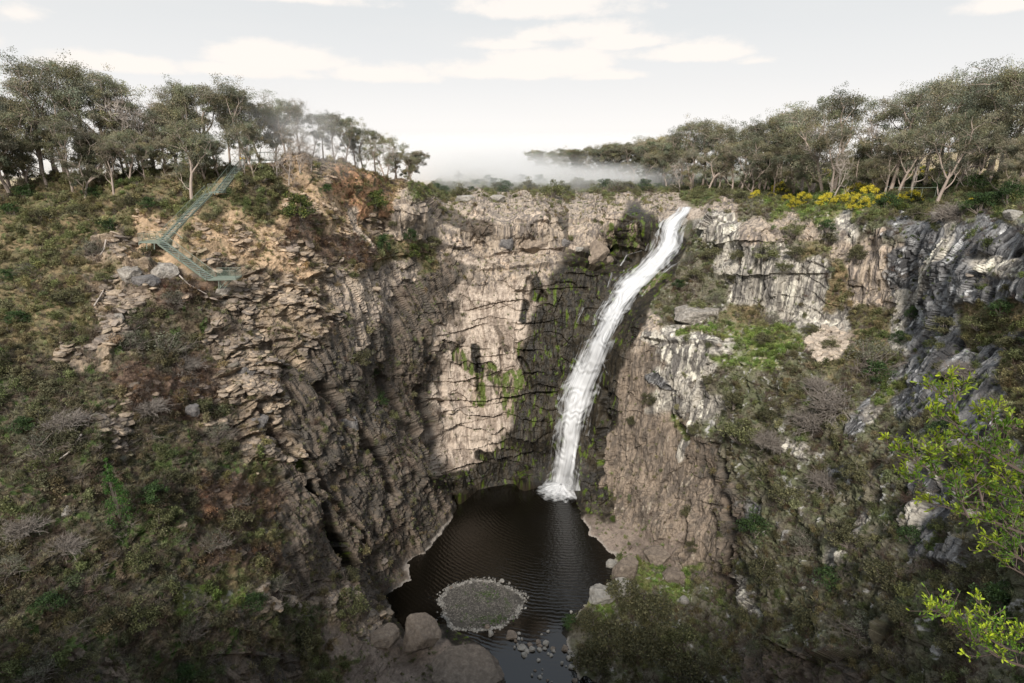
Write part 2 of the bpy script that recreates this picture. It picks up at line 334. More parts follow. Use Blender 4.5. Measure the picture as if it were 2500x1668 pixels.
# thin features drawn over the zones: (letter, polyline, width)
FEAT = [('n',[(1015,495),(1060,510),(1120,530)],20),('n',[(990,640),(1040,655)],18),('n',[(1290,490),(1300,560)],9),('n',[(1280,640),(1330,660)],14),('n',[(1140,760),(1170,800)],8),('n',[(1010,790),(1060,780)],9),('n',[(1220,520),(1225,560)],6),  # dark stains plus recess shade painted on the upper cliff
 ('m',[(1050,815),(1090,860),(1100,920)],16),('m',[(1120,850),(1160,900),(1170,930)],22),('m',[(1215,850),(1235,930)],22),('m',[(1290,740),(1300,870)],26),('m',[(1200,790),(1215,850)],14),
 ('m',[(1250,930),(1330,900),(1400,880)],10),('m',[(1375,860),(1390,960)],14),('w',[(1340,640),(1290,740),(1260,830),(1270,930),(1230,1000),(1240,1080)],78),  # the wide wet band also paints shade beside the falls
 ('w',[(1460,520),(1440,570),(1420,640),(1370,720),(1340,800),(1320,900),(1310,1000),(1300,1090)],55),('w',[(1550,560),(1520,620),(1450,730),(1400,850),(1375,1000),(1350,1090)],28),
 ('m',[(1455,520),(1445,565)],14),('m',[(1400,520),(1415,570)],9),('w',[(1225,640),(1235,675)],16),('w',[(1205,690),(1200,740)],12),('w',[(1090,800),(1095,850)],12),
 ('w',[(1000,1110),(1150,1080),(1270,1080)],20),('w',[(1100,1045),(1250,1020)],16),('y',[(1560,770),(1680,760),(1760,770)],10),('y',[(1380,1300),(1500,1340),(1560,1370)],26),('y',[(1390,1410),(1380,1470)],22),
 ('m',[(1500,620),(1470,650)],16),('n',[(740,870),(800,960),(870,1050),(900,1150)],16),('p',[(1060,600),(1130,600),(1200,580),(1330,575)],7),  # gully shade and the sunlit bench line, both painted into the albedo
 ('c',[(770,640),(800,700),(830,780)],26),('c',[(810,480),(830,560),(850,640)],14),('o',[(780,380),(860,420),(900,440)],12),('t',[(540,500),(560,560),(600,600)],22),
 ('z',[(2080,690),(2060,790)],26),('z',[(2180,520),(2150,600),(2110,690)],15),('z',[(2250,600),(2330,620)],30),('k',[(2050,880),(2000,930),(1960,990)],22),('z',[(2030,900),(1990,970)],14),
 ('z',[(1480,775),(1560,790),(1640,795)],12),('k',[(1500,860),(1530,900)],10),('z',[(1640,850),(1560,1050)],12),('n',[(1660,1100),(1680,1200),(1670,1300)],26),('z',[(1700,1330),(1720,1400)],16),  # the dark n strip paints shade into the right crevice
 ('k',[(2200,1100),(2130,1200),(2100,1260)],26),('z',[(2120,1170),(2090,1230)],12),('z',[(1990,1180),(1970,1230)],12),('y',[(2070,880),(2010,920)],16),('y',[(1540,960),(1580,1000)],12),
 ('q',[(430,740),(370,760),(330,800)],50),('b',[(400,640),(480,660)],36),('b',[(300,880),(380,900),(450,850)],46),('b',[(680,500),(740,560)],26),('b',[(780,560),(830,600)],24),
 ('w',[(720,1110),(760,1200),(800,1300)],12),('w',[(640,1000),(700,1080)],8),('l',[(260,740),(240,800)],22),('g',[(330,440),(520,440),(600,400)],40),('t',[(460,560),(600,560),(680,620)],30),  # the two w strips paint crevice shade on the left buttress
 ('f',[(1990,330),(2360,330)],22)]
for (c, pl, wd) in FEAT:
    dmin = np.full(GX.shape, 1e9)
    for a, b in zip(pl[:-1], pl[1:]):
        a = np.array(a, float); e = np.array(b, float)-a
        xx = GX+warp[..., 0]*.35; yy = GY+warp[..., 1]*.35
        t = np.clip(((xx-a[0])*e[0]+(yy-a[1])*e[1])/(e@e), 0, 1)
        dmin = np.minimum(dmin, np.hypot(xx-a[0]-t*e[0], yy-a[1]-t*e[1]))
    m = 1-sstep(wd*.6, wd*1.15, dmin)
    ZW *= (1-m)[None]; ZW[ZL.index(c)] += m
# shelf stays dry rock and the river bank stays bank next to the water
ZW = ZW**2; ZW /= ZW.sum(0, keepdims=True)+1e-9
def zmix(i, ncomp=None):
    if ncomp: return sum(ZW[k][..., None]*np.array(ZP[c][i], np.float32) for k, c in enumerate(ZL))
    return sum(ZW[k]*ZP[c][i] for k, c in enumerate(ZL))
# ------------------------------------------------------------------ relief
def normals(P):
    du = np.zeros_like(P); dv = np.zeros_like(P)
    du[:, 1:-1] = P[:, 2:]-P[:, :-2]; du[:, 0] = P[:, 1]-P[:, 0]; du[:, -1] = P[:, -1]-P[:, -2]
    dv[1:-1] = P[2:]-P[:-2]; dv[0] = P[1]-P[0]; dv[-1] = P[-1]-P[-2]
    n = np.cross(du, dv); l = np.linalg.norm(n, axis=-1, keepdims=True); return n/np.maximum(l, 1e-9), l[..., 0]/4
def blur(A, n):
    for _ in range(n):
        B = A.copy(); B[1:-1] = (A[:-2]+A[2:]+2*A[1:-1])/4; A = B
        B = A.copy(); B[:, 1:-1] = (A[:, :-2]+A[:, 2:]+2*A[:, 1:-1])/4; A = B
    return A
LIFT = {}
def carve(name, pl, w, depth):
    LIFT[name] = (pl, w, depth)
NB0, _ = normals(blur(BASE.copy(), 30))
NB0[NB0[..., 1] > .9] *= 1
P = BASE.astype(np.float32)
shear = zmix(14); stk_ = zmix(4)
Q = np.stack([P[..., 0]+shear*(P[..., 2]-30), P[..., 1], P[..., 2]], -1).astype(np.float32)
wv = np.stack([fbm(P/5, 3, 61), fbm(P/5+9, 3, 62), fbm(P/5+19, 3, 63)], -1)
Qw = Q+wv*1.4
col_, blk_, led_, rgh_ = zmix(6), zmix(7), zmix(8), zmix(9)
grv = np.clip(col_+.25*led_, 0, 1)
SHR = ((0., None), (.45, 'n'), (-.45, 'k'))
shw = [None, ZW[ZL.index('n')], ZW[ZL.index('k')]]; shw[0] = np.clip(1-shw[1]-shw[2], 0, 1)
def sheared(fn):
    """evaluate a pattern once for every lean of the jointing and blend the results"""
    out = 0
    for (sv, _), w_ in zip(SHR, shw):
        m_ = w_ > .01; r_ = fn(np.stack([P[..., 0][m_]+sv*P[..., 2][m_], P[..., 1][m_], P[..., 2][m_]], -1), wv[m_])
        t_ = np.zeros(w_.shape, np.float32); t_[m_] = r_; out = out+t_*w_
    return out
def fcols(q, w):
    q = q+w*.4
    f1, f2, c1 = voronoi(q*np.array([1/1.1, 1/1.1, 1/8.]), 11); r = (c1-.5)*.35 - .2*np.exp(-(f2-f1)/.06)
    f1, f2, c0 = voronoi(q*np.array([1/2.7, 1/2.7, 1/13.])+3, 12)
    return r+(c0-.5)*1.4-.2*np.exp(-(f2-f1)/.05) + fbm(q*np.array([1/2.4, 1/2.4, 1/14.]), 4, 17, .55, ridge=True)*.6
cols = sheared(fcols)
Q = P
Qw = P+wv*1.2
f1, f2, cr2 = voronoi(Qw*np.array([1/4.2, 1/4.2, 1/3.0]), 13)
g1, g2, cr3 = voronoi((Q+wv*.8)*np.array([1/1.7, 1/1.7, 1/.7]), 14)
blks = (cr2-.5)*1.7 - .12*grv*np.exp(-(f2-f1)/.05) + (cr3-.5)*(.75-.4*grv) - .05*grv*np.exp(-(g2-g1)/.10)
blks = blks*(.35+.65*np.clip(grv*1.6, 0, 1))*(1-.6*stk_)
dip = .10*P[..., 0]*np.where(P[..., 0] > 0, -1, 1)*0 + .12*P[..., 0]
def ledge(per, seed, wrp):
    s = P[..., 2] + dip + fbm(P/9, 3, seed)*wrp
    k = np.floor(s/per); fr = s/per-k
    h = _h(k.astype(np.int64), (k*0).astype(np.int64), (k*0).astype(np.int64), seed).astype(np.float32)/4294967295.
    pres = sstep(-.1, .35, perlin(P/6+k[..., None]*3.1, seed+2))
    return (.5-fr**.8)*(.3+1.0*h)*pres
leds = ledge(3.4, 71, 5.)*1.5 + ledge(1.1, 73, 2.5)*.36*(1-.7*stk_)
rough = fbm(P/7, 4, 21)*2.6 + fbm(P/1.6, 4, 23, .6)*.8*rgh_*(1-.5*stk_)
def cz_(x, y): return (976+x/2.011)*.94, (440+y/2.011)*.94
LIPS = [([cz_(360,398),cz_(480,362),cz_(600,342),cz_(740,332),cz_(880,362),cz_(960,385)],1.3,26),([cz_(380,455),cz_(500,430),cz_(600,428),cz_(760,413),cz_(940,393)],.9,20),([cz_(560,545),cz_(700,535),cz_(920,525)],.9,22),
 ([cz_(140,990),cz_(330,980),cz_(420,955),cz_(560,925)],1.1,24),([cz_(140,1075),cz_(420,1085),cz_(600,1050),cz_(760,1035)],1.6,24),([cz_(190,1135),cz_(400,1112),cz_(530,1090)],.9,18),([cz_(230,1215),cz_(420,1170),cz_(540,1140)],.9,18),
 ([cz_(250,1335),cz_(420,1302),cz_(540,1255)],.9,20),([cz_(200,1440),cz_(330,1392),cz_(500,1350),cz_(780,1330)],1.3,24),([cz_(560,200),cz_(800,205),cz_(1000,195),cz_(1130,200)],.8,18),([cz_(0,372),cz_(200,340),cz_(340,330)],1.,22),
 ([cz_(170,760),cz_(300,740),cz_(420,700)],.9,22),([cz_(330,640),cz_(480,600),cz_(600,590)],.8,18),([cz_(400,870),cz_(560,850),cz_(700,830)],.8,18),([cz_(560,700),cz_(700,690),cz_(780,680)],.8,18),
 ([(1630,634),(1740,628),(1895,626)],1.2,26),([(1480,775),(1560,792),(1655,797)],1.3,30),([(1620,500),(1760,490),(1860,500)],.8,22),([(1780,1470),(1850,1515),(1920,1520),(1990,1485),(2050,1430)],2.4,26),([(1560,560),(1700,552),(1800,560)],.7,20),
 ([(780,640),(860,600),(930,585)],.8,22),([(500,860),(560,845),(640,870)],1.2,20),([(560,980),(620,968),(700,1010)],1.2,20),([(420,1000),(520,1040),(640,1060)],.6,16),([(430,1450),(520,1440),(640,1470)],.8,20),([(420,1510),(560,1500),(700,1520)],.8,20),([(330,610),(400,615),(430,625)],.9,18),([(470,665),(560,660),(620,680)],.8,16),([(600,760),(700,775),(760,800)],.8,18),([(140,640),(240,640),(300,650)],.7,18)]
lipd = np.zeros(GX.shape)
for pl, A_l, L_l in LIPS:
    a = np.array(pl); yl_ = np.interp(GX, a[:, 0], a[:, 1])+warp[..., 1]*.12; ends = sstep(a[0, 0]-12, a[0, 0]+14, GX)*(1-sstep(a[-1, 0]-14, a[-1, 0]+12, GX))
    dy = GY-yl_; lipd += A_l*ends*np.where(dy < 0, np.exp(np.minimum(dy, 0)/L_l), -.6*np.exp(-np.maximum(dy, 0)/(L_l*.9)))*(.55+.6*sstep(-.2, .2, perlin(P/3.5, 88)))*.62
GRV = [([(735,880),(790,950),(860,1040),(900,1130)],9,2.4),([(715,1105),(760,1190),(800,1310)],8,3.2),([(635,990),(700,1085)],7,2.),([(1665,1070),(1678,1200),(1668,1330)],9,2.6),([(1100,820),(1095,900)],6,1.5),([(1200,820),(1212,880)],7,1.5),([(1243,520+150),(1240,690)],6,1.6),
 ([(1208,640),(1213,690)],7,1.8),([(1150,800),(1155,860)],5,1.2),([(1010,860),(1020,930)],7,1.5),([(960,900),(990,1000),(1000,1080)],14,2.5),([(870,860),(920,960),(960,1010)],9,2.),([(1385,900),(1380,1080)],9,2.),([(1530,900),(1540,1000)],8,1.5),([(700,1040),(830,1230),(850,1330)],5,1.6),([(560,900),(640,980)],6,1.2),([(1580,1150),(1560,1300)],5,1.2)]
for pl, wd, dp in GRV:
    dmin = np.full(GX.shape, 1e9)
    for a, b in zip(pl[:-1], pl[1:]):
        a = np.array(a, float); e = np.array(b, float)-a; xx = GX+warp[..., 0]*.3; yy = GY+warp[..., 1]*.3
        t = np.clip(((xx-a[0])*e[0]+(yy-a[1])*e[1])/(e@e), 0, 1); dmin = np.minimum(dmin, np.hypot(xx-a[0]-t*e[0], yy-a[1]-t*e[1]))
    lipd -= dp*(1-sstep(wd*.5, wd*1.5, dmin))
steep = 1-sstep(.55, .9, np.abs(NB0[..., 2]))
disp = col_*cols*steep + blk_*blks + led_*leds + rgh_*rough + lipd
near = sstep(0, 60, np.linalg.norm(P-np.array([0, 0, CH]), axis=-1))
fade = (1-sstep(140, 220, P[..., 1]))*.95+.05
edge = sstep(0, 26, SD)
disp = disp*fade*(.25+.75*sstep(0, 30, SD))
STL = [((499,370),(446,444)),((446,444),(427,452)),((427,452),(340,555)),((340,560),(480,640)),((478,648),(548,648)),((318,556),(365,556)),((500,368),(620,368))]
sdist = np.full(GX.shape, 1e9)
for (x1, y1), (x2, y2) in STL:
    t_ = np.clip(((GX-x1)*(x2-x1)+(GY-y1)*(y2-y1))/((x2-x1)**2+(y2-y1)**2), 0, 1)
    sdist = np.minimum(sdist, np.hypot(GX-x1-t_*(x2-x1), GY-y1-t_*(y2-y1)))
sm_ = 1-sstep(12, 40, sdist)
disp = disp*(1-.75*sm_)-1.3*sm_
WFC = np.array([(1577,474),(1547,510),(1534,560),(1500,605),(1462,640),(1410,712),(1374,790),(1350,850),(1317,950),(1301,1055),(1290,1112)], float)
wd_ = np.full(GX.shape, 1e9)
for a, b in zip(WFC[:-1], WFC[1:]):
    t_ = np.clip(((GX-a[0])*(b[0]-a[0])+(GY-a[1])*(b[1]-a[1]))/((b[0]-a[0])**2+(b[1]-a[1])**2), 0, 1)
    wd_ = np.minimum(wd_, np.hypot(GX-a[0]-t_*(b[0]-a[0]), GY-a[1]-t_*(b[1]-a[1])))
wm_ = 1-sstep(30, 60, wd_); disp = disp*(1-.85*wm_)-.9*wm_
# calm the relief where the staircase and the falls need their footing
Nn = NB0.copy()
PD = P + Nn*disp[..., None]
# under the water the bed drops; just outside it the bank stays above water
inn = sstep(0, 30, -SD)
zb = np.where(SD < 0, -.25-2.2*inn, PD[..., 2])
zb = np.where((SD >= 0) & (GY > 900), np.maximum(zb, .04+.25*sstep(0, 40, SD)), zb)
PD[..., 2] = zb
# ------------------------------------------------------------------ land running back from the skyline
last = PD[-1].copy(); yl = last[:, 1].copy()
tb = (np.linspace(0, 1, NB+1)[1:])**2.6
back = np.zeros((NB, NX, 3), np.float32)
for i, t in enumerate(tb):
    dist = 6000*t
    rad = last[:, :2]/np.linalg.norm(last[:, :2], axis=1, keepdims=True)
    back[i, :, :2] = last[:, :2] + rad*dist
    zt = 60 + 4*np.sin(XS/300)
    zk = last[:, 2] + (zt-last[:, 2])*(1-math.exp(-dist/110.0))
    back[i, :, 2] = zk - 0.5*(1-math.exp(-dist/4.0)) + 1.2*perlin(np.concatenate([back[i, :, :2]/60, np.zeros((NX, 1))], 1), 3)*(1-math.exp(-dist/40))
ALL = np.concatenate([PD, back], 0)
NYT = NY+NB
# ------------------------------------------------------------------ albedo
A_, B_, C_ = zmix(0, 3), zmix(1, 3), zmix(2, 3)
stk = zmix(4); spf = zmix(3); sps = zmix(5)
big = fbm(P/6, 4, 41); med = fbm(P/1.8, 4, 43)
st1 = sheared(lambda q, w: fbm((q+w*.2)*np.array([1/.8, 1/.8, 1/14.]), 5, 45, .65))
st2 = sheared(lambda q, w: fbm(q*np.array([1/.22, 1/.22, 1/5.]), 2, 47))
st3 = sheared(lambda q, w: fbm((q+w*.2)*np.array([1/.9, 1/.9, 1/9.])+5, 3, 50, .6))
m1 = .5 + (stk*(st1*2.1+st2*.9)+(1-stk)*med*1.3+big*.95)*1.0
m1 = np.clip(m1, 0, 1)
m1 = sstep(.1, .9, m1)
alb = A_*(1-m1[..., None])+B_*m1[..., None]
sn = fbm(Q/np.clip(sps, .5, 3)[..., None]*np.array([1, 1, .55]), 4, 49, .6)*(1-stk*.85) + st3*stk*.9 + big*.25
thr = .42-spf*.85
ms = sstep(thr, thr+.12, sn)
alb = alb*(1-ms[..., None])+C_*ms[..., None]
# soil between the stones, darker broken faces, green flushes
fine = fbm(P/.45, 2, 53)
alb = alb*(1+(.28-.16*stk)*fine+.10*cr2-.05)[..., None]
alb = alb*(1+.22*(cr3-.5)*blk_*(1-.7*stk))[..., None]
damp = (1-sstep(2, 26, SD))*(SD > 0)*sstep(.0, .3, ZW[ZL.index('w')]+ZW[ZL.index('n')])
pale = (1-sstep(2, 8, SD+warp[..., 0]*.16))*(SD > 0)*(1-sstep(.3, .6, ZW[ZL.index('w')]))*(GY > 1150)
alb = alb*(1-pale[..., None]*.8)+np.array([.36, .32, .28])*pale[..., None]*.8
alb = np.where((SD < 0)[..., None], np.array([.03, .022, .014]), alb)
alb = np.clip(alb*1.15, .008, .85)
tail = np.repeat(alb[-1:], NB, 0)
gx, gy = back[..., 0], back[..., 1]
pm = sstep(-.1, .2, fbm(np.stack([gx/90, gy/90, gx*0], -1), 3, 77))[..., None]
fieldc = np.array([.45, .36, .235])*(1-pm)+np.array([.30, .27, .15])*pm
far = sstep(10, 60, np.hypot(gx-last[:, 0], gy-last[:, 1]))[..., None]
tail = tail*(1-far)+fieldc*far
ALB = np.concatenate([alb, tail], 0)
wet = ZW[ZL.index('w')]+.7*ZW[ZL.index('m')]+.25*ZW[ZL.index('k')]
WET = np.concatenate([wet, np.zeros((NB, NX))], 0)
STK = np.concatenate([stk, np.zeros((NB, NX))], 0)
ii = np.arange(NYT*NX).reshape(NYT, NX)
F4 = np.stack([ii[:-1, :-1], ii[:-1, 1:], ii[1:, 1:], ii[1:, :-1]], -1).reshape(-1, 4)
me = mesh_np('gorge_terrain', ALL, F4, smooth=False)
vcol(me, 'alb', ALB.reshape(-1, 3))
vcol(me, 'aux', np.stack([WET.ravel(), STK.ravel(), WET.ravel()*0], -1))
mt, nt, bs = newmat('rock_and_soil')
at = N(nt, 'ShaderNodeAttribute', attribute_name='alb'); ax = N(nt, 'ShaderNodeAttribute', attribute_name='aux')
sx = N(nt, 'ShaderNodeSeparateColor'); L(nt, ax.outputs['Color'], sx.inputs[0])
tcn = N(nt, 'ShaderNodeTexCoord')
mp = N(nt, 'ShaderNodeMapping'); L(nt, tcn.outputs['Object'], mp.inputs[0]); mp.inputs['Scale'].default_value = (3.2, 3.2, .5)
ns = N(nt, 'ShaderNodeTexNoise', Scale=1.0, Detail=7.0, Roughness=.7); L(nt, mp.outputs[0], ns.inputs['Vector'])
ng = N(nt, 'ShaderNodeTexNoise', Scale=2.6, Detail=8.0, Roughness=.75); L(nt, tcn.outputs['Object'], ng.inputs['Vector'])
hmix = N(nt, 'ShaderNodeMix'); L(nt, sx.outputs[1], hmix.inputs[0]); L(nt, ng.outputs['Fac'], hmix.inputs[2]); L(nt, ns.outputs['Fac'], hmix.inputs[3])
mrr = N(nt, 'ShaderNodeMapRange'); L(nt, hmix.outputs[0], mrr.inputs[0])
for k_, v_ in (('From Min', .30), ('From Max', .70), ('To Min', .52), ('To Max', 1.42)): mrr.inputs[k_].default_value = v_
vs = N(nt, 'ShaderNodeVectorMath', operation='SCALE'); L(nt, at.outputs['Color'], vs.inputs[0]); L(nt, mrr.outputs[0], vs.inputs['Scale'])
L(nt, vs.outputs[0], bs.inputs['Base Color'])
bp = N(nt, 'ShaderNodeBump', Strength=.75, Distance=.35); L(nt, hmix.outputs[0], bp.inputs['Height']); L(nt, bp.outputs[0], bs.inputs['Normal'])
rg = N(nt, 'ShaderNodeMapRange'); L(nt, sx.outputs[0], rg.inputs[0]); rg.inputs['To Min'].default_value = .95; rg.inputs['To Max'].default_value = .42
L(nt, rg.outputs[0], bs.inputs['Roughness']); bs.inputs['Specular IOR Level'].default_value = .3
ter = obj('gorge_terrain', me, mt, kind='structure', label='rocky gorge with brown scrub slopes and cliffs around the dark pool')
# lookup of the finished surface
NT, AREA = normals(PD)
def at_px(x, y):
    c = np.clip((np.asarray(x, float)+260)/(2870)*(NX-1), 0, NX-1)
    ci = np.round(c).astype(int)
    r = (YB-np.asarray(y, float))/(YB-sky_y[ci])*(NY-1)
    ri = np.clip(np.round(r), 0, NY-1).astype(int)
    return PD[ri, ci].astype(float), NT[ri, ci].astype(float), ri, ci
# ------------------------------------------------------------------ the near rim the photograph was taken from (behind and beside the viewpoint)
nx, ny = 90, 60
U = np.linspace(-1, 1, nx)[None].repeat(ny, 0); Vv = np.linspace(0, 1, ny)[:, None].repeat(nx, 1)
Xr = U*140; front = .3+np.abs(Xr)**1.15*.12
top = Vv > .35
tt = np.where(top, (Vv-.35)/.65, Vv/.35)
dn = np.where(top, 0, (1-tt))
Yr = np.where(top, front-tt**1.5*160, front+dn*14)
Zr = np.where(top, 63.5+np.minimum(tt**1.5*160*.06, 6)-np.abs(Xr)*.13, 63.5-np.abs(Xr)*.13-dn*56)
Pn = np.stack([Xr, Yr, Zr], -1)
Pn[..., 2] += fbm(Pn/9, 3, 91)*2*np.clip(np.hypot(Xr, Yr)/12-.3, 0, 1)
i2 = np.arange(nx*ny).reshape(ny, nx)
rim = mesh_np('near_rim', Pn, np.stack([i2[:-1, :-1], i2[:-1, 1:], i2[1:, 1:], i2[1:, :-1]], -1).reshape(-1, 4))
vcol(rim, 'alb', np.tile(np.array([[.12, .11, .07]]), (nx*ny, 1)))
vcol(rim, 'aux', np.zeros((nx*ny, 3)))
obj('near_rim_ground', rim, mt, kind='structure', label='scrubby ground of the near rim at the viewpoint')
# ------------------------------------------------------------------ pool
bm_v = np.array([(-70, 20, 0), (70, 20, 0), (70, 125, 0), (-70, 125, 0)], float)
me = mesh_np('pool_water', bm_v, [(0, 1, 2, 3)])
mw, nt, bs = newmat('dark_water')
bs.inputs['Base Color'].default_value = (.005, .004, .0025, 1); bs.inputs['Roughness'].default_value = .06; bs.inputs['IOR'].default_value = 1.65
tcn = N(nt, 'ShaderNodeTexCoord')
FALLXY = ptZ(1285, 1128, 0.0); ISL = ptZ(1103, 1392, 0.0)
def rings(c, scale, dist):
    mpn = N(nt, 'ShaderNodeMapping'); L(nt, tcn.outputs['Object'], mpn.inputs[0]); mpn.inputs['Location'].default_value = (-c[0], -c[1], 0)
    w = N(nt, 'ShaderNodeTexWave', wave_type='RINGS', rings_direction='Z', wave_profile='SIN'); w.inputs['Scale'].default_value = scale
    w.inputs['Distortion'].default_value = dist; w.inputs['Detail'].default_value = 3; w.inputs['Detail Scale'].default_value = .8
    L(nt, mpn.outputs[0], w.inputs['Vector']); return w.outputs['Fac']
r1 = rings(FALLXY, .42, 5.5)
nn = N(nt, 'ShaderNodeTexNoise', Scale=1.5, Detail=6.0, Roughness=.6); L(nt, tcn.outputs['Object'], nn.inputs['Vector'])
hh = M('ADD', M('MULTIPLY', r1, .35, nt=nt), M('MULTIPLY', nn.outputs['Fac'], 1.0, nt=nt), nt=nt)
# the outflow beyond the stones lies calm
sy = N(nt, 'ShaderNodeSeparateXYZ'); L(nt, tcn.outputs['Object'], sy.inputs[0])
calm = N(nt, 'ShaderNodeMapRange', interpolation_type='SMOOTHSTEP'); L(nt, sy.outputs[1], calm.inputs[0])
calm.inputs['From Min'].default_value = 72; calm.inputs['From Max'].default_value = 79; calm.inputs['To Min'].default_value = .10; calm.inputs['To Max'].default_value = 1
bp = N(nt, 'ShaderNodeBump', Distance=.16); L(nt, hh, bp.inputs['Height']); L(nt, M('MULTIPLY', calm.outputs[0], .42, nt=nt), bp.inputs['Strength']); L(nt, bp.outputs[0], bs.inputs['Normal'])
obj('pool_water', me, mw, kind='structure', label='dark brown plunge pool and its calm outflow')
# ------------------------------------------------------------------ plant building
def tube(pts, rad, sides=5):
    pts = np.asarray(pts, float); n = len(pts)
    T = np.gradient(pts, axis=0); T /= np.maximum(np.linalg.norm(T, axis=1, keepdims=True), 1e-9)
    ref = np.where(np.abs(T[:, 2:3]) > .9, np.array([[1., 0, 0]]), np.array([[0, 0, 1.]]))
    A = np.cross(T, ref); A /= np.maximum(np.linalg.norm(A, axis=1, keepdims=True), 1e-9); B = np.cross(T, A)
    a = np.linspace(0, 2*math.pi, sides, endpoint=False)
    V = pts[:, None] + np.asarray(rad)[:, None, None]*(np.cos(a)[None, :, None]*A[:, None]+np.sin(a)[None, :, None]*B[:, None])
    i = np.arange(n*sides).reshape(n, sides); j = np.roll(i, -1, 1)
    F = np.stack([i[:-1], j[:-1], j[1:], i[1:]], -1).reshape(-1, 4)
    return V.reshape(-1, 3), F
class Acc:
    def __init__(s): s.V = []; s.F = []; s.C = []; s.n = 0
    def add(s, V, F, c=None):
        V = np.asarray(V, float); s.V.append(V); s.F.append(np.asarray(F)+s.n); s.n += len(V)
        if c is not None: s.C.append(np.broadcast_to(np.asarray(c, float), (len(V), 3)))
    def mesh(s, name, smooth=False):
        me = mesh_np(name, np.concatenate(s.V), np.concatenate(s.F), smooth=smooth)
        if s.C: vcol(me, 'col', np.concatenate(s.C))
        return me
def leaves(rng, C, size, asp=.45, up=0.0):
    """one small kite-shaped leaf at every point"""
    n = len(C)
    d = rng.normal(size=(n, 3)); d[:, 2] += up; d /= np.linalg.norm(d, axis=1, keepdims=True)
    e = np.cross(d, rng.normal(size=(n, 3))); e /= np.linalg.norm(e, axis=1, keepdims=True)
    sz = (size*rng.uniform(.6, 1.35, n))[:, None]
    V = np.stack([C, C+d*sz*.5+e*sz*asp*.5, C+d*sz, C+d*sz*.5-e*sz*asp*.5], 1).reshape(-1, 3)
    return V, np.arange(4*n).reshape(n, 4)
def leafmat(name, trans=.25, rough=.6, inst=False):
    m, nt, bs = newmat(name)
    a = N(nt, 'ShaderNodeAttribute', attribute_name='col'); src = a.outputs['Color']
    oi = N(nt, 'ShaderNodeObjectInfo')
    mr_ = N(nt, 'ShaderNodeMapRange'); L(nt, oi.outputs['Random'], mr_.inputs[0]); mr_.inputs['To Min'].default_value = .72; mr_.inputs['To Max'].default_value = 1.3
    v = N(nt, 'ShaderNodeVectorMath', operation='SCALE'); L(nt, src, v.inputs[0]); L(nt, mr_.outputs[0], v.inputs['Scale']); src = v.outputs[0]
    if inst:
        t = N(nt, 'ShaderNodeAttribute', attribute_name='tint'); t.attribute_type = 'INSTANCER'
        v2 = N(nt, 'ShaderNodeVectorMath', operation='MULTIPLY'); L(nt, src, v2.inputs[0]); L(nt, t.outputs['Color'], v2.inputs[1]); src = v2.outputs[0]
    L(nt, src, bs.inputs['Base Color']); bs.inputs['Roughness'].default_value = rough; bs.inputs['Specular IOR Level'].default_value = .25
    if trans:
        tr = N(nt, 'ShaderNodeBsdfTranslucent'); L(nt, src, tr.inputs['Color']); mxs = N(nt, 'ShaderNodeMixShader'); mxs.inputs[0].default_value = trans
        L(nt, bs.outputs[0], mxs.inputs[1]); L(nt, tr.outputs[0], mxs.inputs[2]); L(nt, mxs.outputs[0], nt.nodes['Material Output'].inputs[0])
    return m
MLEAF = leafmat('leaf'); MLEAFI = leafmat('undergrowth_leaf', inst=True)
def barkmat(name, c1, c2):
    m, nt, bs = newmat(name)
    tcn = N(nt, 'ShaderNodeTexCoord'); mp = N(nt, 'ShaderNodeMapping'); L(nt, tcn.outputs['Object'], mp.inputs[0]); mp.inputs['Scale'].default_value = (3, 3, .6)
    n = N(nt, 'ShaderNodeTexNoise', Scale=1.5, Detail=5.0); L(nt, mp.outputs[0], n.inputs['Vector'])
    x = N(nt, 'ShaderNodeMix', data_type='RGBA'); L(nt, n.outputs['Fac'], x.inputs[0]); x.inputs[6].default_value = (*c1, 1); x.inputs[7].default_value = (*c2, 1)
    L(nt, x.outputs[2], bs.inputs['Base Color']); bs.inputs['Roughness'].default_value = .8
    bb = N(nt, 'ShaderNodeBump', Strength=.5, Distance=.05); L(nt, n.outputs['Fac'], bb.inputs['Height']); L(nt, bb.outputs[0], bs.inputs['Normal'])
    return m
MBARK = barkmat('pale_gum_bark', (.22, .17, .14), (.50, .41, .35)); MBARKD = barkmat('grey_bark', (.10, .085, .07), (.24, .20, .17)); MBARKW = barkmat('bleached_dead_wood', (.26, .22, .19), (.50, .44, .39))
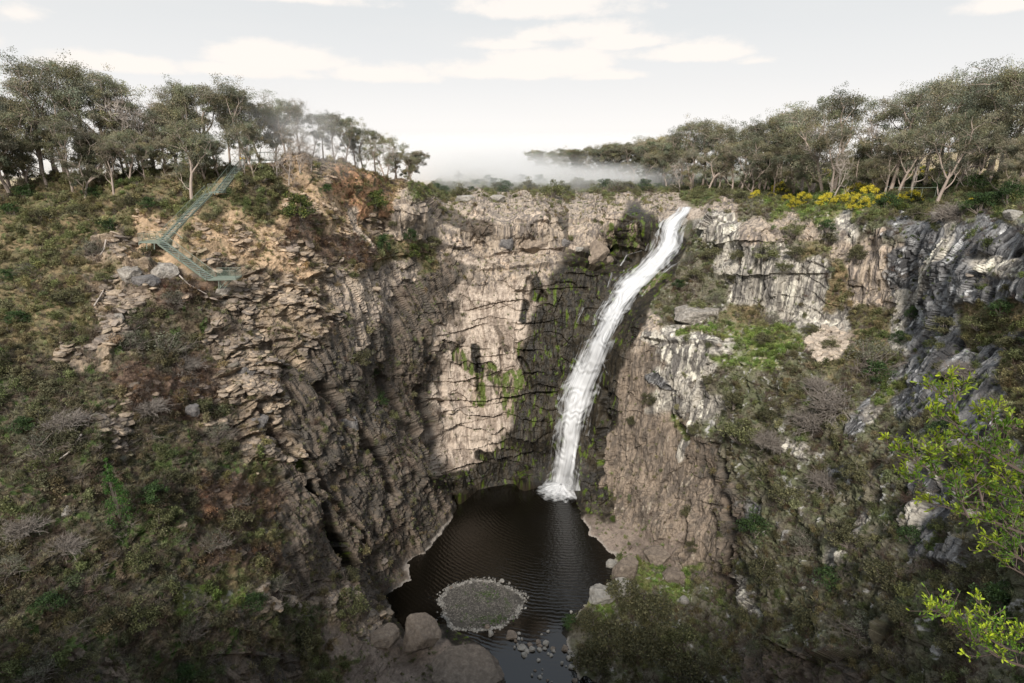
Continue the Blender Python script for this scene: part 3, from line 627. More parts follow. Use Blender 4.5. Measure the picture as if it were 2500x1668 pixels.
def gum(seed, H=14., spread=.42, forks=3, fh=.34, dens=1.0, lean=.1, brown=.0, bare=False, leafs=420, clr=1.22):
    rng = np.random.default_rng(seed); tr = Acc(); cr = Acc(); tips = []; inner = []
    def limb(p, d, ln, r, lv):
        n = 6; pts = [p]; q = p.copy(); dd = d.copy()
        for i in range(n):
            dd = dd + rng.normal(size=3)*(.16 if lv else .05) + np.array([0, 0, .10 if lv > 0 else .02]); dd /= np.linalg.norm(dd)
            q = q+dd*ln/n; pts.append(q.copy())
        rr = np.linspace(r, r*.62, n+1)
        if lv == 0: rr[0] *= 1.35
        V, F = tube(pts, rr, 7 if lv < 2 else 4); tr.add(V, F)
        if lv >= 3 or ln < H*.055:
            tips.append(q); return
        k = forks if lv == 0 else rng.integers(2, 4)
        a0 = rng.uniform(0, 6.28)
        for j in range(k):
            an = a0+j*2*math.pi/k+rng.uniform(-.5, .5); tilt = rng.uniform(.35, .80)*(spread/.42)*(1.0 if lv else .8)
            ax = np.array([math.cos(an), math.sin(an), 0.]); nd = dd*math.cos(tilt)+ax*math.sin(tilt); nd[2] = max(nd[2], .02 if lv > 1 else .12); nd /= np.linalg.norm(nd)
            limb(q, nd, ln*rng.uniform(.58, .82) if lv else H*rng.uniform(.2, .3), r*.62*rng.uniform(.7, 1), lv+1)
        if lv == 0 and k > 2:
            for f_ in (3, 4):
                an = rng.uniform(0, 6.28); nd = np.array([math.cos(an), math.sin(an), .35]); nd /= np.linalg.norm(nd); limb(np.array(pts[f_]), nd, H*.17, r*.35, 2)
        if lv >= 1 and rng.random() < .8: tips.append(pts[-2]+rng.normal(size=3)*.4)
        if lv == 1 and rng.random() < .5:
            nd = dd*.5+rng.normal(size=3)*.6; nd /= np.linalg.norm(nd); limb(np.array(pts[3]), nd, ln*.5, r*.3, 2)
    limb(np.array([0., 0, -.6]), np.array([lean*rng.uniform(-1, 1), lean*rng.uniform(-1, 1), 1.]), H*fh+.6, H*.021, 0)
    tips = np.array(tips)
    zmax = tips[:, 2].max()+1.0*.6; k = H/zmax
    for i in range(len(tr.V)): tr.V[i] = tr.V[i]*k
    tips = tips*k
    if bare:
        for t in tips:
            for j in range(5):
                d = rng.normal(size=3); d[2] = abs(d[2])*.8; d /= np.linalg.norm(d)
                pts = [t]
                for q in range(4): d = d+rng.normal(size=3)*.25; d /= np.linalg.norm(d); pts.append(pts[-1]+d*.4)
                V, F = tube(pts, np.linspace(.035, .012, 5), 3); tr.add(V, F)
        return tr.mesh('trunk'), None
    base = np.array([.185, .19, .125])*(1-brown)+np.array([.13, .10, .07])*brown
    for t in tips:
        if rng.random() > .93: continue
        R = clr*rng.uniform(.65, 1.3)*H/14; n = int(leafs*dens*rng.uniform(.6, 1.3))
        sub = rng.normal(size=(7, 3))*np.array([.62, .62, .34])*R
        cc = sub[rng.integers(0, 7, n)] + np.clip(rng.normal(size=(n, 3)), -1.4, 1.4)*np.array([.34, .34, .22])*R
        C = t + cc + np.array([0, 0, .15*R])
        V, F = leaves(rng, C, .235, .40)
        tone = base*rng.uniform(.65, 1.4)*np.array([rng.uniform(.9, 1.15), 1, rng.uniform(.85, 1.15)])
        lc = tone*rng.uniform(.7, 1.4, (n, 1)); tip = rng.random(n) < .10; lc[tip] = lc[tip]*np.array([1.3, 1.12, 1.0])
        cr.add(V, F, np.repeat(lc, 4, 0))
        for j in range(3):
            V, F = tube([t-np.array([0, 0, .1]), t+sub[j]*.5, t+sub[j]], [.04, .025, .012], 3); tr.add(V, F)
    return tr.mesh('trunk'), cr.mesh('crown')
def shrub_mesh(seed, n=1500, leaf=.055, asp=.5, col=(.08, .10, .045), tipc=(.14, .16, .07), flat=.75, clumps=22, gap=.0, stems=9, twig=0, cone=False):
    """unit shrub, about 1 wide and `flat` high"""
    rng = np.random.default_rng(seed); cr = Acc(); st = Acc()
    if cone:
        z = rng.random(clumps)**1.3; a = rng.uniform(0, 6.28, clumps); rr = (1-z)*.46*rng.uniform(.6, 1, clumps)
        cc = np.stack([np.cos(a)*rr, np.sin(a)*rr, z*flat*.95+.03], 1); cs = .05+.10*(1-z)
    else:
        d = rng.normal(size=(clumps, 3)); d[:, 2] = np.abs(d[:, 2])*1.0; d /= np.linalg.norm(d, axis=1, keepdims=True)
        cc = d*np.array([.36, .36, flat*.68])*rng.uniform(.55, 1.1, (clumps, 1)) + np.array([0, 0, flat*.15]); cs = rng.uniform(.08, .17, clumps)
    k = rng.integers(0, clumps, n); u = rng.normal(size=(n, 3)); u /= np.linalg.norm(u, axis=1, keepdims=True)
    C = cc[k] + u*(cs[k]*rng.random(n)**.4)[:, None]*np.array([1.1, 1.1, .8]); C[:, 2] = np.maximum(C[:, 2], .02)
    V, F = leaves(rng, C, leaf, asp, .4)
    tone = rng.uniform(.7, 1.3, clumps)[k][:, None]; w = (rng.random((n, 1)) < .3)*1.0
    lc = (np.array(col)*(1-w)+np.array(tipc)*w)*tone*rng.uniform(.75, 1.3, (n, 1))
    if n: cr.add(V, F, np.repeat(lc, 4, 0))
    for i in range(stems):
        t = cc[rng.integers(0, clumps)]; m = t*.5+rng.normal(size=3)*.05; m[2] = t[2]*.55
        V, F = tube([np.array([0, 0, -.08]), m, t], [.016, .011, .005], 4); st.add(V, F)
    for i in range(twig):
        d = rng.normal(size=3); d[2] = abs(d[2])*1.1+.15; d /= np.linalg.norm(d); p = np.array([0, 0, .0])+rng.normal(size=3)*np.array([.12, .12, 0]); pts = [p]
        ln = rng.uniform(.3, .62)*flat/.75
        for q in range(5): d = d+rng.normal(size=3)*.28; d /= np.linalg.norm(d); pts.append(pts[-1]+d*ln/5)
        V, F = tube(pts, np.linspace(.008, .0025, 6), 3); st.add(V, F)
        for b in range(3):
            s_ = pts[rng.integers(2, 5)]; d2 = d+rng.normal(size=3)*.7; d2 /= np.linalg.norm(d2)
            V, F = tube([s_, s_+d2*ln*.2, s_+d2*ln*.36+rng.normal(size=3)*.02], [.005, .003, .0015], 3); st.add(V, F)
    return (cr.mesh('foliage') if n else None), (st.mesh('stems') if st.V else None)
# ------------------------------------------------------------------ gum tree kinds
GUM = [gum(101, 14, .46, 3, .30), gum(102, 15, .40, 3, .38, 1.1), gum(103, 13, .52, 4, .26, 1.2), gum(104, 15, .38, 2, .42, .85), gum(105, 12, .55, 3, .24, 1.3, brown=.15),
       gum(106, 14, .44, 3, .34, .6, brown=.25), gum(107, 16, .34, 3, .45, .9), gum(108, 11, .50, 4, .22, 1.35), gum(109, 13, .46, 3, .32, .55, .22, .4), gum(110, 14, .42, 3, .4, 1.0, .25)]
DEAD = [gum(121, 11, .46, 3, .3, bare=True), gum(122, 12, .4, 4, .28, bare=True), gum(123, 9, .5, 3, .2, bare=True)]
GUMW = []
for t_, c_ in GUM:
    co = np.empty(len(c_.vertices)*3, np.float32); c_.vertices.foreach_get('co', co); GUMW.append(np.percentile(np.abs(co.reshape(-1, 3)[:, :2]), 96)*2)
THINGS = []           # (object, survey x, survey y, kind) for the labels
def place_tree(x, ytop, ybase, kind, dead=False, yaw=None, sink=.3, wscale=1.0, bark=None):
    p, n, ri, ci = at_px(x, ybase)
    t = p[1]/float(ray(x, ybase)[1]); h = (ybase-ytop)*SC*t/FP*1.02
    src = DEAD[kind] if dead else GUM[kind]; H0 = [11, 12, 9][kind] if dead else [14, 15, 13, 15, 12, 14, 16, 11, 13, 14][kind]
    r = thing('dead_tree' if dead else 'gum_tree', '', 'tree', p-np.array([0, 0, sink]), RNG.uniform(0, 6.28) if yaw is None else yaw)
    s = h/H0; w = s*wscale*.9; r.scale = (w, w, s)
    obj('trunk', src[0], MBARKW if dead else MBARK, r)
    if src[1] is not None: obj('crown', src[1], MLEAF, r)
    r['h'] = h
    THINGS.append((r, x, ybase, 'dead' if dead else 'gum')); return r
for m_ in GUM: m_[0].materials.append(MBARK); m_[1].materials.append(MLEAF)
for m_ in DEAD: m_[0].materials.append(MBARKW)
LT = """15 195 405 1;62 205 398 2;102 150 388 3;128 185 385 0;152 160 382 1;200 138 378 6;226 165 376 9;248 165 372 0;292 200 384 5;330 228 378 3;372 238 374 2;398 222 370 7;421 190 366 6;447 182 364 3;472 168 360 1;498 188 358 9;522 198 356 6;545 192 352 3;566 190 356 0;600 212 352 2;630 222 352 7;655 228 358 1;690 242 362 5;716 262 360 9;742 262 364 3;768 262 366 6;792 262 368 2;818 272 374 1;838 280 380 0;862 290 388 3;884 298 392 9;908 312 402 0;932 338 412 7;944 352 420 4
30 260 450 7;62 300 440 4;110 262 425 0;140 300 400 2;165 262 432 9;192 330 455 7;232 300 430 4;262 330 448 8;300 300 425 2;335 330 410 7;380 318 400 4;470 290 400 7;500 300 392 2;-40 220 410 1;-80 210 415 0;-120 240 420 2;350 290 384 7;400 310 385 2;440 290 378 4;668 300 372 8;216 290 400 5;280 262 392 8;20 300 430 5;905 345 408 2"""
for s in LT.replace('\n', ';').split(';'):
    x, a, b, k = map(int, s.split()); place_tree(x, a, b, k)
HERO_L = place_tree(430, 268, 445, 0, yaw=1.0); DECKTREE = place_tree(585, 282, 408, 2, yaw=.4, wscale=.8)
for s in "350 230 380 0;322 250 392 1;690 320 398 2;640 330 405 1;828 330 388 0;712 330 392 2;770 330 380 1;888 318 400 0;300 215 384 1;560 330 400 2;662 345 430 0".split(';'):
    x, a, b, k = map(int, s.split()); place_tree(x, a, b, k, dead=True)
RT = """1230 358 385 7;1262 352 388 2;1300 346 392 4;1345 344 396 7;1385 340 402 2;1420 336 408 0;1452 328 414 2;1485 322 418 1;1512 318 420 9;1542 308 424 3;1562 300 428 1;1590 286 430 0;1612 284 430 6;1640 290 432 2;1664 290 434 1;1690 298 436 9;1715 292 438 3;1742 280 440 1;1764 276 440 5;1788 268 442 6;1812 272 440 0;1838 260 442 3;1862 254 444 1;1890 238 446 9;1912 228 446 3;2015 228 440 9;2042 215 440 3;2068 225 436 1;2095 200 432 6;2122 182 430 3;2150 190 428 1;2172 198 426 9;2205 194 424 0;2235 186 420 6;2262 178 420 3;2290 158 420 1;2320 150 418 6;2350 138 420 3;2390 140 420 0;2430 160 430 1;2470 170 430 2
1480 350 425 7;1530 345 430 2;1585 340 436 4;1625 335 440 7;1680 345 442 8;1725 350 446 7;1775 348 448 5;1822 335 450 4;1862 352 452 7;1905 300 452 5;1950 330 452 7;2000 350 450 4;2190 300 440 9;2235 270 440 2;2290 300 446 7;2335 290 446 4;2270 240 430 1;2320 340 458 4;1650 330 438 5;1700 320 440 2;1750 320 440 4;1800 310 442 2;2060 280 444 2;2030 300 448 5"""
for s in RT.replace('\n', ';').split(';'):
    x, a, b, k = map(int, s.split()); place_tree(x, a+(14 if x > 2000 else 0), b, k)
for i in range(17):
    x = 1236+i*18; place_tree(x, 356-i*1.9-RNG.uniform(0, 8), 396+i*1.6, [2, 7, 4, 0, 9][i % 5], wscale=1.35)
HERO_R = place_tree(2145, 262, 478, 2, yaw=2.0, wscale=.85)
for s in "1840 330 448 1;1912 345 456 0;1870 300 446 2;2090 300 446 1;1560 360 436 0;1995 280 442 1;2215 330 440 2".split(';'):
    x, a, b, k = map(int, s.split()); place_tree(x, a, b, k, dead=True)
# ------------------------------------------------------------------ single shrubs
def kinds():
    K = {}
    K['round'] = [shrub_mesh(201+i, 2600, .05, .55, (.075, .105, .03), (.19, .20, .05), .85, 26) for i in range(2)]
    K['olive'] = [shrub_mesh(211+i, 2400, .045, .5, (.088, .088, .046), (.15, .14, .07), .75, 24) for i in range(3)]
    K['grey'] = [shrub_mesh(221+i, 1500, .035, .4, (.12, .125, .085), (.19, .19, .14), .75, 26, twig=60) for i in range(2)]
    K['dark'] = [shrub_mesh(231+i, 2600, .045, .5, (.035, .062, .022), (.06, .10, .03), .8, 26) for i in range(2)]
    K['lime'] = [shrub_mesh(241+i, 2300, .045, .5, (.12, .13, .055), (.23, .23, .11), .85, 24) for i in range(2)]
    K['bare'] = [shrub_mesh(251+i, 160, .03, .4, (.10, .09, .06), (.14, .12, .08), .7, 24, twig=330) for i in range(2)]
    K['conifer'] = [shrub_mesh(261, 5200, .045, .4, (.035, .085, .02), (.07, .14, .025), 2.2, 70, cone=True)]
    K['wattle'] = [shrub_mesh(271+i, 1500, .045, .5, (.055, .08, .03), (.10, .12, .04), .75, 22) for i in range(2)]
    return K
KS = kinds(); MBT = barkmat('weathered_twigs', (.14, .12, .10), (.27, .235, .205))
FLOW = []
for i in range(2):
    rng = np.random.default_rng(300+i); A = Acc(); d = rng.normal(size=(34, 3)); d[:, 2] = np.abs(d[:, 2])+.1; d /= np.linalg.norm(d, axis=1, keepdims=True)
    cc = d*np.array([.42, .42, .58])+np.array([0, 0, .1]); k = rng.integers(0, 34, 2600); C = cc[k]+rng.normal(size=(2600, 3))*.045
    V, F = leaves(rng, C, .035, .8); A.add(V, F, np.repeat(np.array([.68, .58, .06])*rng.uniform(.6, 1.2, (2600, 1)), 4, 0)); FLOW.append(A.mesh('blossom'))
MFLOW = leafmat('wattle_blossom', .3)
for ks in KS.values():
    for f, s in ks:
        if f: f.materials.append(MLEAF)
        if s: s.materials.append(MBARKD)
KS['bare'][0][1].materials.clear(); KS['bare'][0][1].materials.append(MBT); KS['bare'][1][1].materials.clear(); KS['bare'][1][1].materials.append(MBT)
for f in FLOW: f.materials.append(MFLOW)
NAMES = dict(round='round_shrub', olive='olive_shrub', grey='grey_shrub', dark='dark_shrub', lime='pale_shrub', bare='bare_thicket', conifer='conifer', wattle='wattle_bush')
def place_shrub(x, ybase, wpx, kind, hs=1.0, wx=1.0):
    p, n, ri, ci = at_px(x, ybase); t = p[1]/float(ray(x, ybase)[1]); w = wpx*SC*t/FP
    j = RNG.integers(0, len(KS[kind])); f, s = KS[kind][j]
    out = np.array([n[0], n[1], 0]); nl = np.linalg.norm(out); out = out/max(nl, .2)*min(nl, 1)*w*.12
    r = thing(NAMES[kind], '', 'tree' if kind == 'conifer' else 'bush', p+out-np.array([0, 0, .06*w]), RNG.uniform(0, 6.28))
    r.scale = (w*wx, w*wx, w*hs)
    if f: obj('foliage', f, None, r)
    if s: obj('stems', s, None, r)
    if kind == 'wattle': obj('blossom', FLOW[j], None, r)
    THINGS.append((r, x, ybase, kind)); return r
SH = """680 498 84 round 1.0;868 580 48 dark 1.3;860 470 60 round .9;945 590 44 round 1.1;938 550 46 dark .9;985 562 60 olive .7;905 520 30 olive .9;600 418 70 lime .8;565 430 40 olive .8;640 440 50 olive .7;820 440 34 olive .9;745 440 40 dark .7;1058 452 60 olive .8;1020 445 34 dark .9
270 1188 74 conifer 1.0;345 1150 80 dark .8;355 1210 80 lime .8;330 1290 90 lime .8;330 1425 95 lime 1.0;432 1455 70 grey .9;240 1420 60 olive .8;385 1110 70 olive .7;500 1000 84 grey .8;520 1030 60 olive .8;545 1200 90 olive .8;480 1250 80 grey .7;785 1400 110 lime .8;800 1330 70 olive .7;695 1495 100 olive .9;380 800 130 grey .6;300 790 90 grey .7;420 830 90 bare .6;110 1020 130 grey .6;60 980 80 dark .6;150 980 90 bare .6;330 940 80 bare .6;60 620 70 grey .6;150 680 90 olive .6;200 580 70 grey .7;120 590 60 lime .6;40 740 70 dark .6;15 640 50 dark .8;240 640 60 lime .6;330 580 60 olive .8;400 690 70 grey .7;380 560 40 olive .7;480 500 50 olive .6;250 520 60 dark .7;180 490 60 olive .7;100 510 70 olive .7;30 500 60 dark .7;60 450 60 dark .8;210 450 60 dark .8;300 470 60 olive .8;350 480 50 dark .8;820 830 60 olive .9;880 930 40 dark 1.2;900 960 34 lime 1.0;880 860 36 dark 1.3;60 1200 90 bare .7;30 1300 80 grey .7;150 1250 90 bare .7;100 1400 90 dark .6;200 1520 90 olive .6;560 1400 80 dark .6;620 1350 70 grey .6;450 1380 60 grey .7;440 1540 80 dark .6;90 1540 90 grey .6;600 1540 70 olive .6
1350 1470 90 olive .9;1420 1440 110 olive .9;1500 1460 130 olive .9;1570 1500 120 lime .8;1400 1540 130 olive 1.0;1480 1560 150 olive .9;1560 1590 130 olive .9;1350 1590 110 olive .9;1310 1440 50 dark .9;1640 1520 70 olive .8;1290 1500 30 dark 1.1;1440 1390 60 olive .8
1690 930 70 olive .9;1760 960 60 olive .9;1720 1010 110 lime .8;1790 1020 80 bare .8;1990 840 130 grey 1.0;2010 870 90 dark .7;1930 930 140 bare .7;1870 960 120 bare .6;1880 880 80 bare .6;1900 800 60 olive .8;1860 760 50 olive .8;1750 790 60 olive .9;1770 740 50 grey .9;1600 640 60 olive .7;1580 600 60 grey .7;1640 590 60 olive .7;1700 600 60 olive .9;1760 590 80 lime .7;1840 590 60 olive .7;1800 620 50 lime .7;1680 640 40 olive .7;1830 540 60 lime .9;1910 560 60 olive .9;1900 530 50 dark .8;1960 600 60 olive .9;1970 580 40 olive .9;1560 660 40 dark .7;1530 640 36 round .7;1600 710 50 lime .7;1640 690 50 grey .7
1750 1100 90 olive .8;1820 1150 110 olive .7;1900 1100 90 bare .7;1980 1100 110 olive .6;1760 1230 100 dark .8;1850 1250 110 grey .7;1780 1330 100 olive .8;1900 1330 120 dark .6;1960 1250 110 olive .7;2040 1330 120 olive .6;2100 1240 90 dark .6;1850 1430 120 olive .7;1980 1450 130 grey .6;2100 1440 110 olive .6;1700 1420 60 olive .8;1750 1500 80 grey .7;2200 1330 110 olive .6;2280 1400 140 dark .8;2200 1500 120 olive .7;1640 880 40 olive .7;1600 990 50 olive .7;1460 970 40 olive .7;1570 1180 50 olive .9;1590 1260 40 olive .9;1490 920 50 olive .9;2180 760 90 olive .7;2250 750 90 lime .6;2300 720 80 dark .7;2320 800 90 olive .7;2100 730 40 dark 1.1;2230 860 90 bare .6;2060 780 50 dark .9;2300 930 90 grey .6;2180 1000 90 dark .7;2040 480 70 dark .8;2100 500 60 olive .9;2200 500 90 bare .8;2260 490 100 dark .7;2320 470 90 dark .9;2330 430 90 dark .9
1860 420 60 dark .9;1920 425 60 dark .9;1980 428 70 dark .9;2040 430 70 dark .9;2100 430 60 dark .9;2180 440 70 dark .9;2240 440 70 dark .9;1780 440 60 dark .9;2000 400 60 dark .9;2090 400 60 dark .9;2160 410 60 dark .9;1760 470 50 olive .7;1700 462 60 olive .7;1850 470 50 lime .6;1660 455 60 olive .7;1610 450 60 lime .7;2070 480 50 round .6"""
for s in SH.replace('\n', ';').split(';'):
    x, y, w, k, h = s.split(); place_shrub(float(x), float(y), float(w), k, float(h))
# scrub along the plateau behind the rim
rg_ = np.random.default_rng(5)
for i in range(46):
    x = 1000+i*13.2+rg_.uniform(-5, 5); y = rg_.uniform(418, 452)-(8 if x < 1250 else 0)
    place_shrub(x, y, rg_.uniform(34, 62)*(y-370)/70, ['olive', 'grey', 'lime', 'dark', 'olive'][rg_.integers(0, 5)], rg_.uniform(.6, .95))
for s in "1732 464 30;1790 446 40;1808 468 32;1824 480 30;1841 472 40;1898 464 42;1928 472 46;1955 452 58;1992 456 46;1977 490 48;2022 472 36;2064 464 30;2091 464 42;2126 420 34;2145 405 30;2210 408 52;2180 412 30;1890 412 34;2262 428 30;1770 455 24;2235 470 22;2120 398 24".split(';'):
    x, y, w = map(float, s.split()); place_shrub(x, y, w*1.12, 'wattle', .9)
# ------------------------------------------------------------------ boulders and stones
def rock_mesh(seed, kind='block', sub=5):
    import bmesh
    rng = np.random.default_rng(seed); bm = bmesh.new(); bmesh.ops.create_icosphere(bm, subdivisions=sub, radius=1)
    V = np.array([v.co for v in bm.verts]); F = np.array([[v.index for v in f.verts] for f in bm.faces]); bm.free()
    # cut by random planes for broken faces
    if kind == 'flat': pl = [((0, 0, 1), .42), ((0, 0, -1), .4)]
    elif kind == 'lens': pl = [((.1, -.2, 1), .5), ((0, -.5, .8), .62), ((0, .3, -1), .45)]
    else: pl = [((.1, -.1, 1), .6), ((0, 0, -1), .6)]
    for i in range(17):
        d = rng.normal(size=3); pl.append((d, rng.uniform(.55, .82)))
    for d, o in pl:
        d = np.array(d, float); d /= np.linalg.norm(d); s = V@d; ex = np.maximum(s-o, 0); V = V-ex[:, None]*d*.93
    nrm = V/np.linalg.norm(V, axis=1, keepdims=True)
    V = V+nrm*(fbm(V*1.6+seed, 4, seed)*.09+fbm(V*5+seed, 3, seed+1)*.06)[:, None]
    V /= np.abs(V).max(0)
    me = mesh_np('rock', V, None, F, smooth=False)
    return me, V
def rockmat(name, c1, c2, c3, streak=0.):
    m, nt, bs = newmat(name)
    tcn = N(nt, 'ShaderNodeTexCoord'); geo = N(nt, 'ShaderNodeNewGeometry')
    mp = N(nt, 'ShaderNodeMapping'); L(nt, geo.outputs['Position'], mp.inputs[0]); mp.inputs['Scale'].default_value = (1.2, 1.2, 1.2-streak)
    n = N(nt, 'ShaderNodeTexNoise', Scale=1.4, Detail=8.0, Roughness=.7); L(nt, mp.outputs[0], n.inputs['Vector'])
    r = N(nt, 'ShaderNodeValToRGB'); L(nt, n.outputs['Fac'], r.inputs[0]); r.color_ramp.elements[0].position = .33; r.color_ramp.elements[0].color = (*c1, 1)
    r.color_ramp.elements[1].position = .68; r.color_ramp.elements[1].color = (*c3, 1); e = r.color_ramp.elements.new(.52); e.color = (*c2, 1)
    L(nt, r.outputs[0], bs.inputs['Base Color']); bs.inputs['Roughness'].default_value = .9
    n2 = N(nt, 'ShaderNodeTexNoise', Scale=5.0, Detail=6.0, Roughness=.7); L(nt, geo.outputs['Position'], n2.inputs['Vector'])
    b = N(nt, 'ShaderNodeBump', Strength=.8, Distance=.3); L(nt, n2.outputs['Fac'], b.inputs['Height']); L(nt, b.outputs[0], bs.inputs['Normal'])
    return m
MR_TAN = rockmat('tan_rock', (.15, .12, .10), (.27, .215, .165), (.38, .31, .25), .7); MR_GREY = rockmat('grey_rock', (.09, .085, .085), (.16, .15, .145), (.27, .25, .235))
MR_BRN = rockmat('brown_rock', (.13, .105, .085), (.21, .17, .135), (.30, .25, .20)); MR_PALE = rockmat('pale_stone', (.22, .205, .185), (.34, .32, .285), (.46, .43, .39)); MR_LICH = rockmat('lichened_rock', (.13, .12, .11), (.30, .27, .235), (.50, .47, .42))
ROCKS = {k: [rock_mesh(400+i+50*j, k)[0] for i in range(3)] for j, k in enumerate(('block', 'flat', 'lens'))}
def place_rock(x, ybase, wpx, hpx, kind, mat, label, name='boulder', j=0, tilt=0., rz=0., dep=.8, zfix=None, group=None, cat='boulder', sink=.25):
    if zfix is not None: p = ptZ(x, ybase, zfix)
    else: p, n, _, _ = at_px(x, ybase)
    t = p[1]/float(ray(x, ybase)[1]); w = wpx*SC*t/FP; h = hpx*SC*t/FP
    o = obj(name, ROCKS[kind][j]); o.data = ROCKS[kind][j] if ROCKS[kind][j].materials and ROCKS[kind][j].materials[0] == mat else ROCKS[kind][j].copy()
    if not (o.data.materials and o.data.materials[0] == mat): o.data.materials.clear(); o.data.materials.append(mat)
    o.location = p+np.array([0, w*dep*.3, h*(.5-sink)]); o.scale = (w/2, w/2*dep, h/2); o.rotation_euler = (0, math.radians(tilt), rz)
    o['label'] = label; o['category'] = cat
    if group: o['group'] = group
    return o
B = place_rock
B(1235, 576, 88, 46, 'lens', MR_TAN, 'lens shaped boulder with dark cap, largest on the upper bench', j=0)
B(1290, 574, 46, 30, 'lens', MR_GREY, 'small dark boulder just right of the lens shaped boulder', j=1)
B(1368, 600, 52, 66, 'block', MR_TAN, 'tall tilted wedge boulder at the right end of the upper bench', j=1, tilt=28)
B(1158, 574, 38, 34, 'block', MR_GREY, 'dark upright boulder at the foot of the upper cliff', j=2)
B(1330, 582, 22, 10, 'flat', MR_PALE, 'low pale stone between the two largest bench boulders', j=0)
B(1400, 604, 20, 20, 'block', MR_BRN, 'small reddish stone behind the tilted wedge boulder', j=0)
B(962, 1505, 100, 78, 'block', MR_BRN, 'flat topped brown rock column beside the pool outlet', j=0, zfix=1.5, sink=.05)
B(880, 1490, 80, 40, 'block', MR_BRN, 'low pale topped rock block left of the rock column', j=2, sink=.1)
B(1065, 1625, 185, 95, 'block', MR_BRN, 'huge rounded brown boulder overhanging the outflow stream', j=1, zfix=1.0, sink=.12)
B(1437, 1340, 64, 76, 'block', MR_BRN, 'broad square brown boulder on the right pool shore', j=2, zfix=.4, tilt=10)
B(1508, 1320, 64, 44, 'block', MR_BRN, 'split brown boulder at the foot of the right cliff', j=1)
B(1550, 1345, 60, 30, 'flat', MR_BRN, 'flat brown rock below the right cliff corner', j=1)
B(1403, 1302, 28, 16, 'flat', MR_PALE, 'small pale slab tipped in the water beside the square boulder', j=2, tilt=-20, zfix=.1)
B(1380, 1382, 76, 30, 'flat', MR_PALE, 'long pale slab at the water edge above the bushes', j=0, zfix=.3)
B(1430, 1372, 56, 44, 'block', MR_PALE, 'pale broken block behind the long shore slab', j=0, zfix=.5)
B(1572, 1384, 26, 16, 'flat', MR_PALE, 'small white stone in the green grass by the right bank', j=2)
B(362, 640, 74, 50, 'block', MR_LICH, 'pale lichened outcrop boulder under the middle stairs', j=0)
B(296, 650, 54, 40, 'block', MR_LICH, 'grey outcrop rock left of the lichened boulder', j=1)
B(335, 662, 60, 24, 'flat', MR_GREY, 'flat dark outcrop rock below the lichened boulder', j=2)
B(510, 672, 44, 22, 'flat', MR_LICH, 'cream rock slab beneath the lowest stair platform', j=0)
B(478, 602, 26, 14, 'flat', MR_GREY, 'small dark flat rock right of the lower stair flight', j=1)
B(445, 950, 34, 34, 'block', MR_GREY, 'dark cube like boulder on the brown scrub slope', j=2)
B(150, 1180, 34, 24, 'block', MR_PALE, 'white block stone in dark scrub of the lower left slope', j=0, tilt=30)
B(270, 740, 30, 18, 'flat', MR_LICH, 'pale flat stone atop the broken rock rib', j=1)
B(560, 850, 66, 26, 'flat', MR_GREY, 'black overhanging slab in the middle of the left slope', j=2)
B(600, 975, 60, 32, 'flat', MR_GREY, 'dark layered slab beside the diagonal crevice', j=0)
B(810, 975, 84, 40, 'flat', MR_GREY, 'large tilted grey slab on the left buttress', j=1, tilt=14)
B(1070, 462, 56, 18, 'flat', MR_PALE, 'pale flat rock on the cliff rim left of centre', j=2)
B(1140, 462, 40, 20, 'block', MR_PALE, 'pale rim block right of the flat rim rock', j=1)
B(1565, 512, 26, 24, 'block', MR_PALE, 'pinkish rock beside the lip of the waterfall', j=0)
B(1810, 452, 22, 16, 'block', MR_LICH, 'pale rock between yellow wattle bushes on the plateau', j=2)
B(2160, 505, 40, 22, 'block', MR_LICH, 'pale weathered block on the right cliff rim', j=0)
B(2330, 498, 46, 26, 'block', MR_PALE, 'pale rock at the right edge of the cliff rim', j=1)
B(1595, 735, 120, 34, 'flat', MR_LICH, 'broad lichened dome of rock on the terrace', j=0)
# stones across the outflow (zoomed survey of the stream bed)
def ns_(x, y): return (1000+x/4.7)*.94, (1380+y/4.7)*.94
STN = "1165 850 150 100 block;1255 800 50 40 block;1290 860 34 44 flat;1250 860 44 44 block;1215 885 44 50 flat;1240 925 34 50 flat;1205 955 34 50 flat;1290 980 140 60 flat;1380 930 70 36 flat;1400 985 90 60 flat;1345 1005 80 44 flat;1315 1050 74 60 flat;1475 905 70 60 block;1565 930 80 90 block;1490 985 64 44 flat;1550 970 64 40 flat;1495 945 70 40 flat;1480 1105 56 40 flat;1625 1055 50 50 block;1650 1000 60 40 flat;1645 975 70 44 flat;1590 1030 36 40 block;1515 805 36 24 flat;1590 775 40 44 block;1780 990 90 90 block;1830 1020 60 60 flat;1870 1075 70 60 block;1825 1085 80 60 flat;1905 1130 80 60 flat;1860 1190 90 50 flat;1745 1140 44 60 flat;1795 1170 30 30 flat;1440 1220 40 24 flat;1405 1275 36 50 flat;1520 1255 28 24 flat;1495 1300 60 36 flat;1580 1335 44 36 flat;1630 1350 26 30 flat;1525 1205 24 24 flat;930 820 70 110 block;890 740 70 90 block;1025 640 34 40 block;1855 550 44 40 block;1035 748 30 20 flat;975 775 24 14 flat;310 635 24 24 flat;435 270 40 22 flat;385 290 24 12 flat;470 270 60 30 flat;340 400 30 24 flat;320 545 20 16 flat;1060 195 80 36 flat;850 195 40 30 flat;1145 215 34 30 flat;700 215 60 34 flat;910 215 40 30 flat;1900 1350 80 60 block;1940 1090 60 60 block;1960 1020 60 50 flat"
STONES = []
